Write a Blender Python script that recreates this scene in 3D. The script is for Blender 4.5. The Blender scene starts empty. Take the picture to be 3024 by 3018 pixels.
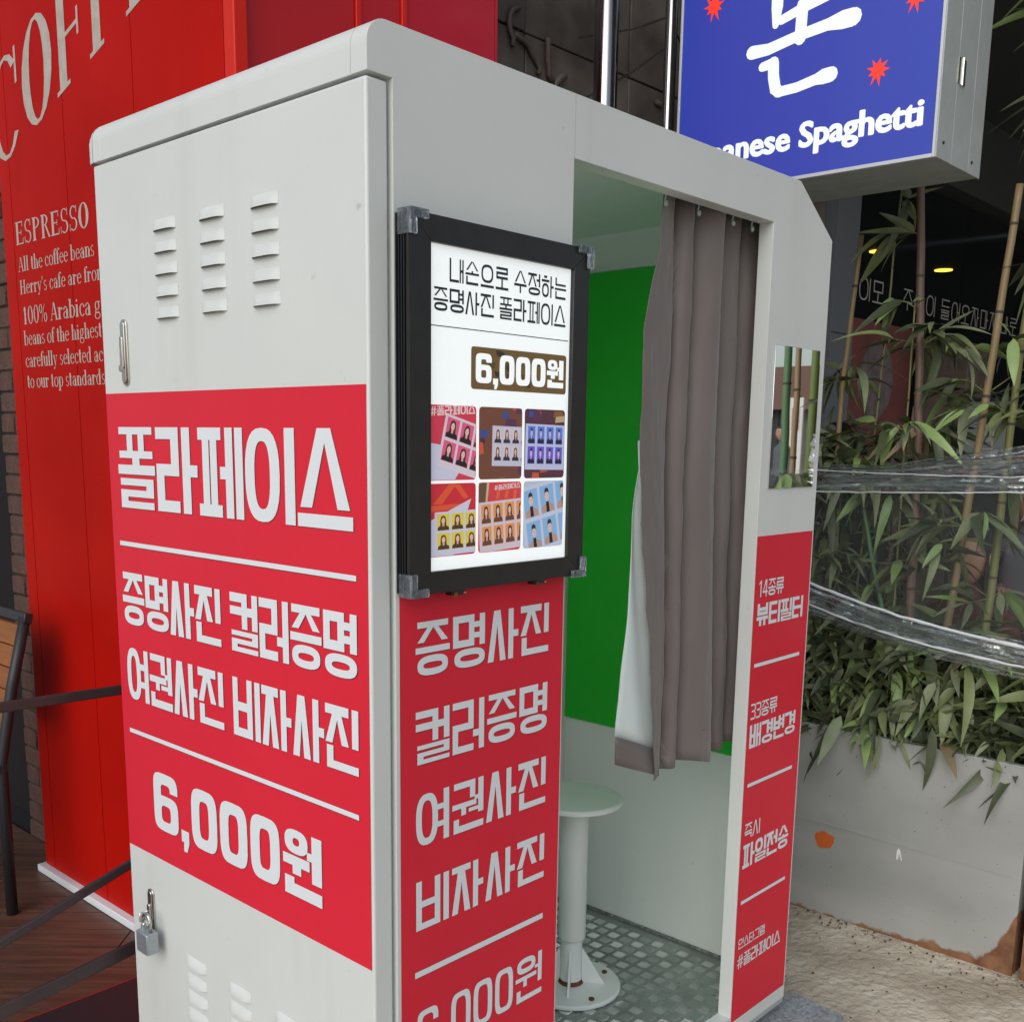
import bpy, bmesh, math, random
from mathutils import Vector, Matrix, noise
random.seed(11)
SC = bpy.context.scene
COL = SC.collection
R_ = math.radians

# ---------------------------------------------------------------- camera
cam_d = bpy.data.cameras.new('camera'); cam = bpy.data.objects.new('camera', cam_d); COL.objects.link(cam)
right = Vector((0.67742864, -0.73545733, 0.01389039))
up = Vector((0.12225085, 0.13118568, 0.98379116))
fwd = Vector((0.72535864, 0.6647502, -0.17877922))
CAM = Vector((-0.984325, -1.178588, 1.498292))
m = Matrix.Identity(4)
for i in range(3):
    m[i][0] = right[i]; m[i][1] = up[i]; m[i][2] = -fwd[i]; m[i][3] = CAM[i]
cam.matrix_world = m
cam_d.sensor_fit = 'HORIZONTAL'; cam_d.sensor_width = 36.0
cam_d.lens = 3133.545 / 3024 * 36; cam_d.shift_y = 358.717 / 3024
cam_d.clip_start = 0.05; cam_d.clip_end = 2000
SC.camera = cam
# ---------------------------------------------------------------- light
W = bpy.data.worlds.new('World'); SC.world = W; W.use_nodes = True
nt = W.node_tree; nt.nodes.clear()
SUN_DIR = Vector((-0.74, -0.26, 0.56)).normalized()
el = math.asin(SUN_DIR.z)
sky = nt.nodes.new('ShaderNodeTexSky'); sky.sky_type = 'NISHITA'; sky.sun_disc = False
sky.sun_elevation = el; sky.sun_rotation = math.atan2(SUN_DIR.x, SUN_DIR.y)
sky.air_density = 1.0; sky.dust_density = 2.0; sky.ozone_density = 1.0
hs = nt.nodes.new('ShaderNodeHueSaturation'); hs.inputs['Saturation'].default_value = 0.6
bg = nt.nodes.new('ShaderNodeBackground'); bg.inputs['Strength'].default_value = 0.10
wo = nt.nodes.new('ShaderNodeOutputWorld')
nt.links.new(sky.outputs[0], hs.inputs['Color']); nt.links.new(hs.outputs[0], bg.inputs[0]); nt.links.new(bg.outputs[0], wo.inputs[0])
sd = bpy.data.lights.new('sun', 'SUN'); sd.energy = 1.0; sd.angle = R_(60); sd.color = (0.97, 1.0, 1.0)
so = bpy.data.objects.new('sun', sd); COL.objects.link(so); so.rotation_euler = SUN_DIR.to_track_quat('Z', 'Y').to_euler()
SC.view_settings.view_transform = 'Standard'; SC.view_settings.look = 'None'
SC.view_settings.exposure = 0.24; SC.view_settings.gamma = 1.0; SC.view_settings.use_curve_mapping = False
SC.cycles.max_bounces = 10; SC.cycles.transparent_max_bounces = 24; SC.cycles.diffuse_bounces = 5

# ---------------------------------------------------------------- materials
MATS = {}
def mat(name, col, rough=0.5, metal=0.0, col2=None, nscale=8.0, bump=0.0, bscale=60.0, emit=0.0, spec=0.5, coat=0.0,
        stretch=None, trans=0.0, lo=0.35, hi=0.65, rvar=0.0, alpha=1.0, detail=6, emitcol=None, sheen=0.0, sss=0.0):
    if name in MATS: return MATS[name]
    M = bpy.data.materials.new(name); M.use_nodes = True
    n = M.node_tree; L = n.links; b = n.nodes['Principled BSDF']
    b.inputs['Base Color'].default_value = (*col, 1); b.inputs['Roughness'].default_value = rough
    b.inputs['Metallic'].default_value = metal; b.inputs['Specular IOR Level'].default_value = spec
    b.inputs['Coat Weight'].default_value = coat; b.inputs['Alpha'].default_value = alpha
    b.inputs['Transmission Weight'].default_value = trans; b.inputs['Sheen Weight'].default_value = sheen
    tc = n.nodes.new('ShaderNodeTexCoord'); vec = tc.outputs['Object']
    if stretch:
        mp = n.nodes.new('ShaderNodeMapping'); mp.inputs['Scale'].default_value = stretch
        L.new(vec, mp.inputs[0]); vec = mp.outputs[0]
    if col2 is not None or rvar:
        nz = n.nodes.new('ShaderNodeTexNoise'); nz.inputs['Scale'].default_value = nscale; nz.inputs['Detail'].default_value = detail
        L.new(vec, nz.inputs['Vector'])
        cr = n.nodes.new('ShaderNodeMapRange'); cr.inputs[1].default_value = lo; cr.inputs[2].default_value = hi
        L.new(nz.outputs[0], cr.inputs[0])
        if col2 is not None:
            mx = n.nodes.new('ShaderNodeMix'); mx.data_type = 'RGBA'
            mx.inputs[6].default_value = (*col, 1); mx.inputs[7].default_value = (*col2, 1)
            L.new(cr.outputs[0], mx.inputs[0]); L.new(mx.outputs[2], b.inputs['Base Color'])
        if rvar:
            mr = n.nodes.new('ShaderNodeMapRange'); mr.inputs[3].default_value = max(0.02, rough - rvar); mr.inputs[4].default_value = rough + rvar
            L.new(cr.outputs[0], mr.inputs[0]); L.new(mr.outputs[0], b.inputs['Roughness'])
    if bump:
        n2 = n.nodes.new('ShaderNodeTexNoise'); n2.inputs['Scale'].default_value = bscale; n2.inputs['Detail'].default_value = 4
        L.new(vec, n2.inputs['Vector'])
        bp = n.nodes.new('ShaderNodeBump'); bp.inputs['Strength'].default_value = bump; bp.inputs['Distance'].default_value = 0.01
        L.new(n2.outputs[0], bp.inputs['Height']); L.new(bp.outputs[0], b.inputs['Normal'])
    if emit:
        b.inputs['Emission Color'].default_value = (*(emitcol or col), 1); b.inputs['Emission Strength'].default_value = emit
    MATS[name] = M
    return M

def grain(M, ang, sx=1.0, sy=16.0):
    n = M.node_tree; tc = [q for q in n.nodes if q.type == 'TEX_COORD'][0]
    mp = n.nodes.new('ShaderNodeMapping'); mp.vector_type = 'POINT'; mp.inputs['Rotation'].default_value = (0, 0, ang); mp2 = n.nodes.new('ShaderNodeMapping'); mp2.inputs['Scale'].default_value = (sx, sy, 1)
    n.links.new(tc.outputs['Object'], mp.inputs[0]); n.links.new(mp.outputs[0], mp2.inputs[0])
    for q in n.nodes:
        if q.type == 'TEX_NOISE': n.links.new(mp2.outputs[0], q.inputs['Vector'])
white = mat('white_powder_coat', (0.70, 0.725, 0.70), 0.42, col2=(0.66, 0.685, 0.665), nscale=2.5, bump=0.035, bscale=420, coat=0.05)
def scuff(M, amt=.45):
    n = M.node_tree; b = n.nodes['Principled BSDF']; L = n.links
    src = b.inputs['Base Color'].links[0].from_socket; tc = [q for q in n.nodes if q.type == 'TEX_COORD'][0]
    acc = src
    for sc, st, lo, hi, col, k in ((28, (1, 1, 1), .70, .78, (.30, .28, .25, 1), amt), (7, (1, 1, .12), .60, .80, (.46, .44, .40, 1), amt * .55), (3, (6, 6, .5), .68, .76, (.5, .5, .47, 1), amt * .35)):
        mp = n.nodes.new('ShaderNodeMapping'); mp.inputs['Scale'].default_value = st; L.new(tc.outputs['Object'], mp.inputs[0])
        nz = n.nodes.new('ShaderNodeTexNoise'); nz.inputs['Scale'].default_value = sc; nz.inputs['Detail'].default_value = 5; L.new(mp.outputs[0], nz.inputs[0])
        mr = n.nodes.new('ShaderNodeMapRange'); mr.inputs[1].default_value = lo; mr.inputs[2].default_value = hi; mr.inputs[4].default_value = k; L.new(nz.outputs[0], mr.inputs[0])
        mx = n.nodes.new('ShaderNodeMix'); mx.data_type = 'RGBA'; L.new(mr.outputs[0], mx.inputs[0]); L.new(acc, mx.inputs[6]); mx.inputs[7].default_value = col; acc = mx.outputs[2]
    L.new(acc, b.inputs['Base Color'])
scuff(white)
inner_white = mat('inner_white_paint', (0.72, 0.78, 0.74), 0.4, col2=(0.69, 0.75, 0.71), nscale=3)
scuff(inner_white, .4)
red_vinyl = mat('red_vinyl', (0.74, 0.028, 0.052), 0.38, col2=(0.70, 0.025, 0.047), nscale=2, spec=.14)
letter_white = mat('letter_white', (0.77, 0.81, 0.84), 0.45)
letter_shadow = mat('letter_shadow', (0.10, 0.012, 0.016), 0.5)  # dark offset copies under the strokes paint the letters' outline shadow
green = mat('green_backdrop', (0.008, 0.50, 0.020), 0.6, col2=(0.008, 0.46, 0.018), nscale=4)
dark_seam = mat('dark_seam', (0.04, 0.04, 0.04), 0.7)
black_frame = mat('black_aluminium', (0.012, 0.011, 0.010), 0.35, col2=(0.018, 0.016, 0.014), nscale=30)
black_rib = mat('black_ribbed_side', (0.006, 0.0065, 0.009), 0.4)
chrome = mat('chrome', (0.62, 0.60, 0.57), 0.16, metal=1.0)
steel = mat('brushed_steel', (0.50, 0.50, 0.50), 0.22, metal=1.0, rvar=0.08, nscale=40, stretch=(1, 1, .05))
galv = mat('galvanised_steel', (0.50, 0.53, 0.53), 0.48, metal=0.25, col2=(0.43, 0.46, 0.46), nscale=14, rvar=0.1)
padlock_m = mat('padlock_steel', (0.42, 0.46, 0.49), 0.35, metal=0.6, stretch=(1, 1, 12), col2=(0.34, 0.38, 0.41), nscale=50)
mirror_m = mat('mirror_glass', (0.90, 0.92, 0.90), 0.015, metal=1.0)
clear_pl = mat('clear_plastic', (0.72, 0.78, 0.84), 0.10, trans=0.9, col2=(0.45, 0.52, 0.60), nscale=90, bump=.5, bscale=120)
red_wall_m = mat('red_painted_panel', (0.50, 0.008, 0.003), 0.40, col2=(0.38, 0.005, 0.003), nscale=1.2, rvar=.06, spec=.04)
red_trim_m = mat('red_trim', (0.66, 0.016, 0.005), 0.35, spec=.25)
red_side_m = mat('red_side_panel', (0.50, 0.012, 0.014), 0.28, col2=(0.45, 0.010, 0.014), nscale=1.2, coat=0.05, spec=.3)
beige_letter = mat('beige_letter', (0.50, 0.44, 0.38), 0.5, col2=(0.42, 0.36, 0.31), nscale=30)
concrete = mat('concrete_ground', (0.64, 0.575, 0.46), 0.88, col2=(0.45, 0.385, 0.295), nscale=4.5, bump=1.0, bscale=38, detail=14, rvar=.05, lo=.40, hi=.60)
for q_ in concrete.node_tree.nodes:
    if q_.type == 'BUMP': q_.inputs['Distance'].default_value = .014
granite = mat('grey_granite', (0.40, 0.43, 0.45), 0.6, col2=(0.20, 0.22, 0.24), nscale=110, bump=.3, bscale=200)
deckm = mat('deck_wood', (0.145, 0.072, 0.045), 0.42, col2=(0.075, 0.038, 0.026), nscale=5, bump=.12, bscale=30)
grain(deckm, math.atan2(.733, .68))
brickm = mat('brick', (0.12, 0.055, 0.040), 0.85, col2=(0.08, 0.04, 0.03), nscale=16, bump=.6, bscale=80)
mortar = mat('mortar', (0.05, 0.038, 0.032), 0.9)
strapm = mat('strap_brown', (0.050, 0.030, 0.032), 0.5, col2=(0.035, 0.022, 0.024), nscale=10, bump=.1)
black_metal = mat('dark_metal', (0.022, 0.022, 0.026), 0.45)
oak = mat('oak_slat', (0.30, 0.10, 0.022), 0.55, col2=(0.22, 0.075, 0.018), nscale=6, stretch=(12, 1, 12))
curtain_m = mat('curtain_cloth', (0.165, 0.140, 0.132), 0.5, col2=(0.148, 0.124, 0.117), nscale=3, bump=0.12, bscale=500, sheen=0.25)
lining_m = mat('curtain_lining', (0.66, 0.74, 0.73), 0.7)
tread = mat('aluminium_tread', (0.34, 0.38, 0.36), 0.32, metal=0.6, col2=(0.25, 0.28, 0.265), nscale=9, rvar=0.1)
tread_bar = mat('aluminium_tread_bar', (0.95, 0.98, 0.97), 0.22, metal=1.0)
stoolm = mat('stool_white', (0.80, 0.84, 0.81), 0.3, col2=(0.76, 0.80, 0.77), nscale=6)
rustm = mat('rust', (0.10, 0.035, 0.015), 0.9, col2=(0.2, 0.08, 0.03), nscale=40)
pole_ss = mat('polished_pole', (0.42, 0.41, 0.41), 0.17, metal=1.0, rvar=.05, nscale=3)
blue_sign = mat('blue_sign_face', (0.030, 0.052, 0.36), 0.35, emit=0.16, emitcol=(0.04, 0.07, 0.60), coat=.1)
sign_white = mat('sign_white', (0.75, 0.80, 0.78), 0.4, emit=0.30, emitcol=(.85, .95, .92))
sign_red = mat('sign_red', (0.75, 0.035, 0.02), 0.4, emit=0.4, emitcol=(.9, .05, .02))
poster_white = mat('poster_white', (0.80, 0.83, 0.83), 0.35, emit=0.42, emitcol=(.94, 1, .99))
poster_ink = mat('poster_ink', (0.018, 0.028, 0.045), 0.4)
stone_dark = mat('dark_stone', (0.20, 0.17, 0.145), 0.4, col2=(0.07, 0.055, 0.045), nscale=4.2, detail=10, bump=.25, bscale=12, rvar=.1)
stone_brown = mat('brown_stone', (0.14, 0.105, 0.085), 0.6, col2=(0.09, 0.07, 0.055), nscale=9, bump=.4, bscale=40)
grey_post = mat('grey_post', (0.14, 0.155, 0.18), 0.5)
dark_room = mat('dark_interior', (0.012, 0.014, 0.017), 0.6)
terrace_ceiling = mat('terrace_ceiling', (0.05, 0.055, 0.055), 0.7)
dark_glass = mat('tinted_window', (0.02, 0.025, 0.028), 0.08, alpha=0.35, spec=.12)
window_text = mat('window_text', (0.40, 0.38, 0.36), 0.6, emit=0.03)
lamp_m = mat('ceiling_lamp_glow', (1, .7, .1), 0.5, emit=5.0, emitcol=(1.0, 0.62, 0.06))
warm_strip = mat('warm_wall_light', (1, .8, .6), 0.5, emit=1.2, emitcol=(1.0, 0.8, 0.55))
poster_red = mat('interior_red_poster', (0.20, 0.05, 0.045), 0.5, col2=(.13, .045, .04), nscale=5)
poster_pink = mat('interior_pale_print', (0.20, 0.15, 0.15), 0.5, col2=(.12, .09, .10), nscale=20)
orange_m = mat('orange_paint', (0.62, 0.13, 0.02), 0.6)
white_smear = mat('white_smear', (0.75, 0.78, 0.76), 0.5)
sheet_grey = mat('sign_grey', (0.20, 0.225, 0.22), 0.5)
soil = mat('planter_soil', (0.04, 0.03, 0.02), 0.95, bump=.8)
skin = mat('skin', (0.50, 0.27, 0.18), 0.55)
hairm = mat('dark_hair', (0.015, 0.011, 0.010), 0.6)
cloth_dark = mat('dark_red_clothing', (0.12, 0.03, 0.03), 0.8)
cloth_grey = mat('grey_clothing', (0.10, 0.11, 0.13), 0.8)
trousers = mat('dark_trousers', (0.03, 0.03, 0.04), 0.8)
lipm = mat('lips', (0.38, 0.10, 0.09), 0.5)
eyem = mat('eye_dark', (0.02, 0.015, 0.012), 0.3)
building_grey = mat('street_building', (0.16, 0.14, 0.13), 0.8, col2=(.10, .09, .085), nscale=2)
roof_brown = mat('roof_brown', (0.16, 0.09, 0.07), 0.8)
banner_white = mat('banner_white', (0.7, 0.68, 0.66), 0.6)
banner_red = mat('banner_red', (0.5, 0.06, 0.04), 0.6)
leaf_ms = [mat('leaf_green', (0.15, 0.185, 0.075), 0.45, col2=(0.20, 0.235, 0.10), nscale=20),
           mat('leaf_sage', (0.23, 0.265, 0.155), 0.5, col2=(0.18, 0.215, 0.12), nscale=20),
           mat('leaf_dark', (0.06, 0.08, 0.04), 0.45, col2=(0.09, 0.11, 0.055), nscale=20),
           mat('leaf_fresh', (0.27, 0.38, 0.13), 0.4, col2=(0.22, 0.32, 0.11), nscale=20),
           mat('leaf_dry', (0.24, 0.17, 0.09), 0.6, col2=(0.20, 0.17, 0.10), nscale=20)]
culm_ms = {'tan': mat('culm_tan', (0.36, 0.235, 0.13), 0.42, col2=(0.27, 0.20, 0.10), nscale=7, stretch=(1, 1, .15)),
           'olive': mat('culm_olive', (0.26, 0.24, 0.09), 0.4, col2=(0.16, 0.19, 0.07), nscale=8, stretch=(1, 1, .1)),
           'brown': mat('culm_brown', (0.24, 0.15, 0.115), 0.45, col2=(0.17, 0.105, 0.08), nscale=7, stretch=(1, 1, .15)),
           'green': mat('culm_green', (0.09, 0.20, 0.10), 0.35, col2=(0.13, 0.22, 0.09), nscale=6, stretch=(1, 1, .15)),
           'lime': mat('culm_lime', (0.16, 0.25, 0.06), 0.35, col2=(0.26, 0.25, 0.09), nscale=6, stretch=(1, 1, .15))}
node_m = mat('culm_node', (0.07, 0.055, 0.04), 0.7)

# planter steel with stains and rust patches (own noise shapes)
def planter_material():
    M = bpy.data.materials.new('planter_sheet_steel'); M.use_nodes = True
    n = M.node_tree; L = n.links; b = n.nodes['Principled BSDF']
    tc = n.nodes.new('ShaderNodeTexCoord'); sp = n.nodes.new('ShaderNodeSeparateXYZ'); L.new(tc.outputs['Object'], sp.inputs[0])
    nz = n.nodes.new('ShaderNodeTexNoise'); nz.inputs['Scale'].default_value = 3.5; nz.inputs['Detail'].default_value = 8
    mp = n.nodes.new('ShaderNodeMapping'); mp.inputs['Scale'].default_value = (1, .5, 1.1); L.new(tc.outputs['Object'], mp.inputs[0]); L.new(mp.outputs[0], nz.inputs[0])
    r = n.nodes.new('ShaderNodeValToRGB'); r.color_ramp.elements[0].position = .30; r.color_ramp.elements[0].color = (.38, .39, .375, 1)
    r.color_ramp.elements[1].position = .68; r.color_ramp.elements[1].color = (.52, .53, .515, 1); L.new(nz.outputs[0], r.inputs[0])
    # rust: near the bottom edge, deeper at the front corner (y small)
    def math_(op, a, c, clamp=False):
        q = n.nodes.new('ShaderNodeMath'); q.operation = op; q.use_clamp = clamp
        for i, s in enumerate((a, c)):
            if isinstance(s, (int, float)): q.inputs[i].default_value = s
            else: L.new(s, q.inputs[i])
        return q.outputs[0]
    n2 = n.nodes.new('ShaderNodeTexNoise'); n2.inputs['Scale'].default_value = 22; n2.inputs['Detail'].default_value = 8; L.new(tc.outputs['Object'], n2.inputs[0])
    # height of rust line : 0.035 + corner term
    ynorm = math_('MULTIPLY', math_('SUBTRACT', -0.20, sp.outputs[1]), 1 / .13, True)    # 0 at y=-.20 -> 1 at y=-.33
    corner = math_('MULTIPLY', math_('POWER', ynorm, 2.2), 0.17)
    base = math_('MULTIPLY', math_('MULTIPLY', math_('SUBTRACT', 0.20, sp.outputs[1]), 3.0, True), 0.021)
    lim = math_('ADD', math_('ADD', base, corner), math_('MULTIPLY', math_('SUBTRACT', n2.outputs[0], .5), 0.07))
    d = math_('MULTIPLY', math_('SUBTRACT', lim, sp.outputs[2]), 90, True)
    rr = n.nodes.new('ShaderNodeValToRGB'); rr.color_ramp.elements[0].position = .35; rr.color_ramp.elements[0].color = (.16, .065, .03, 1)
    rr.color_ramp.elements[1].position = .65; rr.color_ramp.elements[1].color = (.30, .15, .075, 1); L.new(n2.outputs[0], rr.inputs[0])
    mx = n.nodes.new('ShaderNodeMix'); mx.data_type = 'RGBA'; L.new(d, mx.inputs[0]); L.new(r.outputs[0], mx.inputs[6]); L.new(rr.outputs[0], mx.inputs[7])
    # dark specks
    vo = n.nodes.new('ShaderNodeTexNoise'); vo.inputs['Scale'].default_value = 90; vo.inputs['Detail'].default_value = 2; L.new(tc.outputs['Object'], vo.inputs[0])
    sk = math_('MULTIPLY', math_('SUBTRACT', vo.outputs[0], .70), 12, True)
    mx2 = n.nodes.new('ShaderNodeMix'); mx2.data_type = 'RGBA'; L.new(sk, mx2.inputs[0]); L.new(mx.outputs[2], mx2.inputs[6]); mx2.inputs[7].default_value = (.07, .06, .05, 1)
    L.new(mx2.outputs[2], b.inputs['Base Color'])
    L.new(math_('SUBTRACT', 0.25, math_('MULTIPLY', d, .25)), b.inputs['Metallic'])
    L.new(math_('ADD', .42, math_('MULTIPLY', d, .4)), b.inputs['Roughness'])
    bp = n.nodes.new('ShaderNodeBump'); bp.inputs['Strength'].default_value = .35; bp.inputs['Distance'].default_value = .02; L.new(nz.outputs[0], bp.inputs['Height']); L.new(bp.outputs[0], b.inputs['Normal'])
    return M
planter_m = planter_material()

def film_material(name='clear_plastic_film', haze=.055, bump=.5, sc=(4, 4, 18), gain=1.15):
    M = bpy.data.materials.new(name); M.use_nodes = True
    n = M.node_tree; L = n.links; n.nodes.remove(n.nodes['Principled BSDF']); out = [q for q in n.nodes if q.type == 'OUTPUT_MATERIAL'][0]
    tr = n.nodes.new('ShaderNodeBsdfTransparent'); tr.inputs[0].default_value = (.90, .93, .93, 1)
    gl = n.nodes.new('ShaderNodeBsdfGlossy'); gl.inputs['Roughness'].default_value = .10; gl.inputs[0].default_value = (.9, .93, .95, 1)
    df = n.nodes.new('ShaderNodeBsdfDiffuse'); df.inputs[0].default_value = (.62, .64, .64, 1)
    fr = n.nodes.new('ShaderNodeFresnel'); fr.inputs[0].default_value = 1.5
    tc = n.nodes.new('ShaderNodeTexCoord'); mp = n.nodes.new('ShaderNodeMapping'); mp.inputs['Scale'].default_value = sc; L.new(tc.outputs['Object'], mp.inputs[0])
    nz = n.nodes.new('ShaderNodeTexNoise'); nz.inputs['Scale'].default_value = 4; nz.inputs['Detail'].default_value = 5; L.new(mp.outputs[0], nz.inputs[0])
    bp = n.nodes.new('ShaderNodeBump'); bp.inputs['Strength'].default_value = bump; bp.inputs['Distance'].default_value = .02; L.new(nz.outputs[0], bp.inputs['Height'])
    L.new(bp.outputs[0], gl.inputs['Normal']); L.new(bp.outputs[0], fr.inputs['Normal'])
    m1 = n.nodes.new('ShaderNodeMixShader'); m1.inputs[0].default_value = haze; L.new(tr.outputs[0], m1.inputs[1]); L.new(df.outputs[0], m1.inputs[2])
    m2 = n.nodes.new('ShaderNodeMixShader')
    q = n.nodes.new('ShaderNodeMath'); q.operation = 'MULTIPLY'; q.use_clamp = True; q.inputs[1].default_value = gain; L.new(fr.outputs[0], q.inputs[0])
    L.new(q.outputs[0], m2.inputs[0]); L.new(m1.outputs[0], m2.inputs[1]); L.new(gl.outputs[0], m2.inputs[2]); L.new(m2.outputs[0], out.inputs[0])
    return M
film_m = film_material()
film_clear = film_material('clear_plastic_sheet', .035, .22, (1.5, 1.5, 7), 1.1)

# ---------------------------------------------------------------- mesh builder
class MB:
    def __init__(s): s.v = []; s.f = []; s.mi = []; s.mats = []
    def mid(s, m_):
        if m_ not in s.mats: s.mats.append(m_)
        return s.mats.index(m_)
    def face(s, pts, m_):
        i = len(s.v); s.v += [tuple(p) for p in pts]; s.f.append(tuple(range(i, i + len(pts)))); s.mi.append(s.mid(m_))
    def grid(s, rows, m_, close_u=False, close_v=False):
        i = len(s.v); nr = len(rows); nc = len(rows[0])
        for r in rows: s.v += [tuple(p) for p in r]
        for a in range(nr if close_v else nr - 1):
            for b in range(nc if close_u else nc - 1):
                a2 = (a + 1) % nr; b2 = (b + 1) % nc
                s.f.append((i + a * nc + b, i + a * nc + b2, i + a2 * nc + b2, i + a2 * nc + b)); s.mi.append(s.mid(m_))
    def box(s, x0, x1, y0, y1, z0, z1, m_):
        i = len(s.v)
        s.v += [(x, y, z) for z in (z0, z1) for y in (y0, y1) for x in (x0, x1)]
        for q in ((0, 2, 3, 1), (4, 5, 7, 6), (0, 1, 5, 4), (2, 6, 7, 3), (0, 4, 6, 2), (1, 3, 7, 5)):
            s.f.append(tuple(i + k for k in q)); s.mi.append(s.mid(m_))
    def obox(s, c, ax, ay, az, m_):      # oriented box: centre + three half-axis vectors
        i = len(s.v); c = Vector(c)
        for k in (-1, 1):
            for j in (-1, 1):
                for l in (-1, 1): s.v.append(tuple(c + Vector(ax) * l + Vector(ay) * j + Vector(az) * k))
        for q in ((0, 2, 3, 1), (4, 5, 7, 6), (0, 1, 5, 4), (2, 6, 7, 3), (0, 4, 6, 2), (1, 3, 7, 5)):
            s.f.append(tuple(i + k for k in q)); s.mi.append(s.mid(m_))
    def prism(s, poly, ax, a0, a1, m_):  # poly of 2D points, extruded along axis index ax from a0 to a1
        def P(p, a):
            q = list(p); q.insert(ax, a); return tuple(q)
        i = len(s.v); n = len(poly)
        s.v += [P(p, a0) for p in poly] + [P(p, a1) for p in poly]
        s.f.append(tuple(range(i, i + n))); s.mi.append(s.mid(m_)); s.f.append(tuple(range(i + 2 * n - 1, i + n - 1, -1))); s.mi.append(s.mid(m_))
        for k in range(n):
            k2 = (k + 1) % n; s.f.append((i + k, i + n + k, i + n + k2, i + k2)); s.mi.append(s.mid(m_))
    def tube(s, path, r, m_, n=10, cap=True):
        path = [Vector(p) for p in path]; rows = []
        rr = r if isinstance(r, (list, tuple)) else [r] * len(path)
        span = [sum(abs(path[k + 1][a] - path[k][a]) for k in range(len(path) - 1)) for a in range(3)]
        ref = Vector([1.0 if a == span.index(min(span)) else 0.0 for a in range(3)])
        for k, p in enumerate(path):
            d = (path[min(k + 1, len(path) - 1)] - path[max(k - 1, 0)]).normalized()
            u = d.cross(ref); u = u if u.length > .05 else d.cross(Vector((.3, .5, .8))); u.normalize(); w = d.cross(u)
            rows.append([p + (u * math.cos(t * 2 * math.pi / n) + w * math.sin(t * 2 * math.pi / n)) * rr[k] for t in range(n)])
        s.grid(rows, m_, close_u=True)
        if cap: s.face(rows[0][::-1], m_); s.face(rows[-1], m_)
    def lathe(s, c, prof, m_, n=32):     # prof = [(r,z)]
        s.grid([[(c[0] + r * math.cos(t * 2 * math.pi / n), c[1] + r * math.sin(t * 2 * math.pi / n), c[2] + z) for t in range(n)] for r, z in prof], m_, close_u=True)
    def build(s, name, parent=None, smooth=False, bevel=0.0, seg=2, loc=None):
        me = bpy.data.meshes.new(name); me.from_pydata(s.v, [], s.f)
        for m_ in s.mats: me.materials.append(m_)
        me.polygons.foreach_set('material_index', s.mi)
        bm = bmesh.new(); bm.from_mesh(me)
        if smooth: bmesh.ops.remove_doubles(bm, verts=bm.verts, dist=1e-6)
        if not getattr(s, 'flat', False): bmesh.ops.recalc_face_normals(bm, faces=bm.faces)
        bm.to_mesh(me); bm.free()
        if smooth: me.polygons.foreach_set('use_smooth', [True] * len(me.polygons))
        o = bpy.data.objects.new(name, me); COL.objects.link(o)
        if parent: o.parent = parent; o.matrix_parent_inverse = parent.matrix_world.inverted()
        if loc: o.location = loc
        if bevel:
            b = o.modifiers.new('bevel', 'BEVEL'); b.width = bevel; b.segments = seg; b.limit_method = 'ANGLE'; b.angle_limit = R_(40)
            for p in me.polygons: p.use_smooth = True
            try:
                me.set_sharp_from_angle(angle=R_(35))
            except Exception: pass
        return o

def thing(name, label, cat, loc=(0, 0, 0), group=None):
    o = bpy.data.objects.new(name, None); COL.objects.link(o); o.location = loc; o.empty_display_size = .1
    o['label'] = label; o['category'] = cat
    if group: o['group'] = group
    o.matrix_world = Matrix.Translation(loc)
    return o
def tag(o, label, cat, group=None):
    o['label'] = label; o['category'] = cat
    if group: o['group'] = group
    return o
def one(name, parent, fn, smooth=False, bevel=0.0, seg=2, label=None):
    b = MB(); fn(b); o = b.build(name, parent, smooth, bevel, seg)
    if label: o['label'] = label
    return o
def instance(src, name, parent, mw):
    o = bpy.data.objects.new(name, src); COL.objects.link(o); o.parent = parent
    o.matrix_parent_inverse = parent.matrix_world.inverted(); o.matrix_basis = mw
    return o

# ---------------------------------------------------------------- Hangul strokes
def ring(x0, y0, x1, y1, tw, th, e=2.6, n=28, sq=False):
    cx, cy, a, b = (x0 + x1) / 2, (y0 + y1) / 2, (x1 - x0) / 2, (y1 - y0) / 2
    def P(a, b, t):
        c, s = math.cos(t), math.sin(t)
        return (cx + a * math.copysign(abs(c) ** (2 / e), c), cy + b * math.copysign(abs(s) ** (2 / e), s))
    out = []
    for k in range(n):
        t0, t1 = 2 * math.pi * k / n, 2 * math.pi * (k + 1) / n
        out.append([P(a, b, t0), P(a, b, t1), P(max(a - tw, .001), max(b - th, .001), t1), P(max(a - tw, .001), max(b - th, .001), t0)])
    return [('R', out)]
def Hs(x0, x1, y, th): return [[(x0, y - th / 2), (x1, y - th / 2), (x1, y + th / 2), (x0, y + th / 2)]]
def Vs(x, y0, y1, tw): return [[(x - tw / 2, y0), (x + tw / 2, y0), (x + tw / 2, y1), (x - tw / 2, y1)]]
def lam(x0, y0, x1, y1, tw):
    c = (x0 + x1) / 2; w = tw * .62
    return [[(c - w, y1), (c + w * .55, y1), (x0 + tw * 1.12, y0), (x0, y0)], [(c - w * .3, y1), (c + w, y1), (x1, y0), (x1 - tw * 1.12, y0)]]
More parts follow.
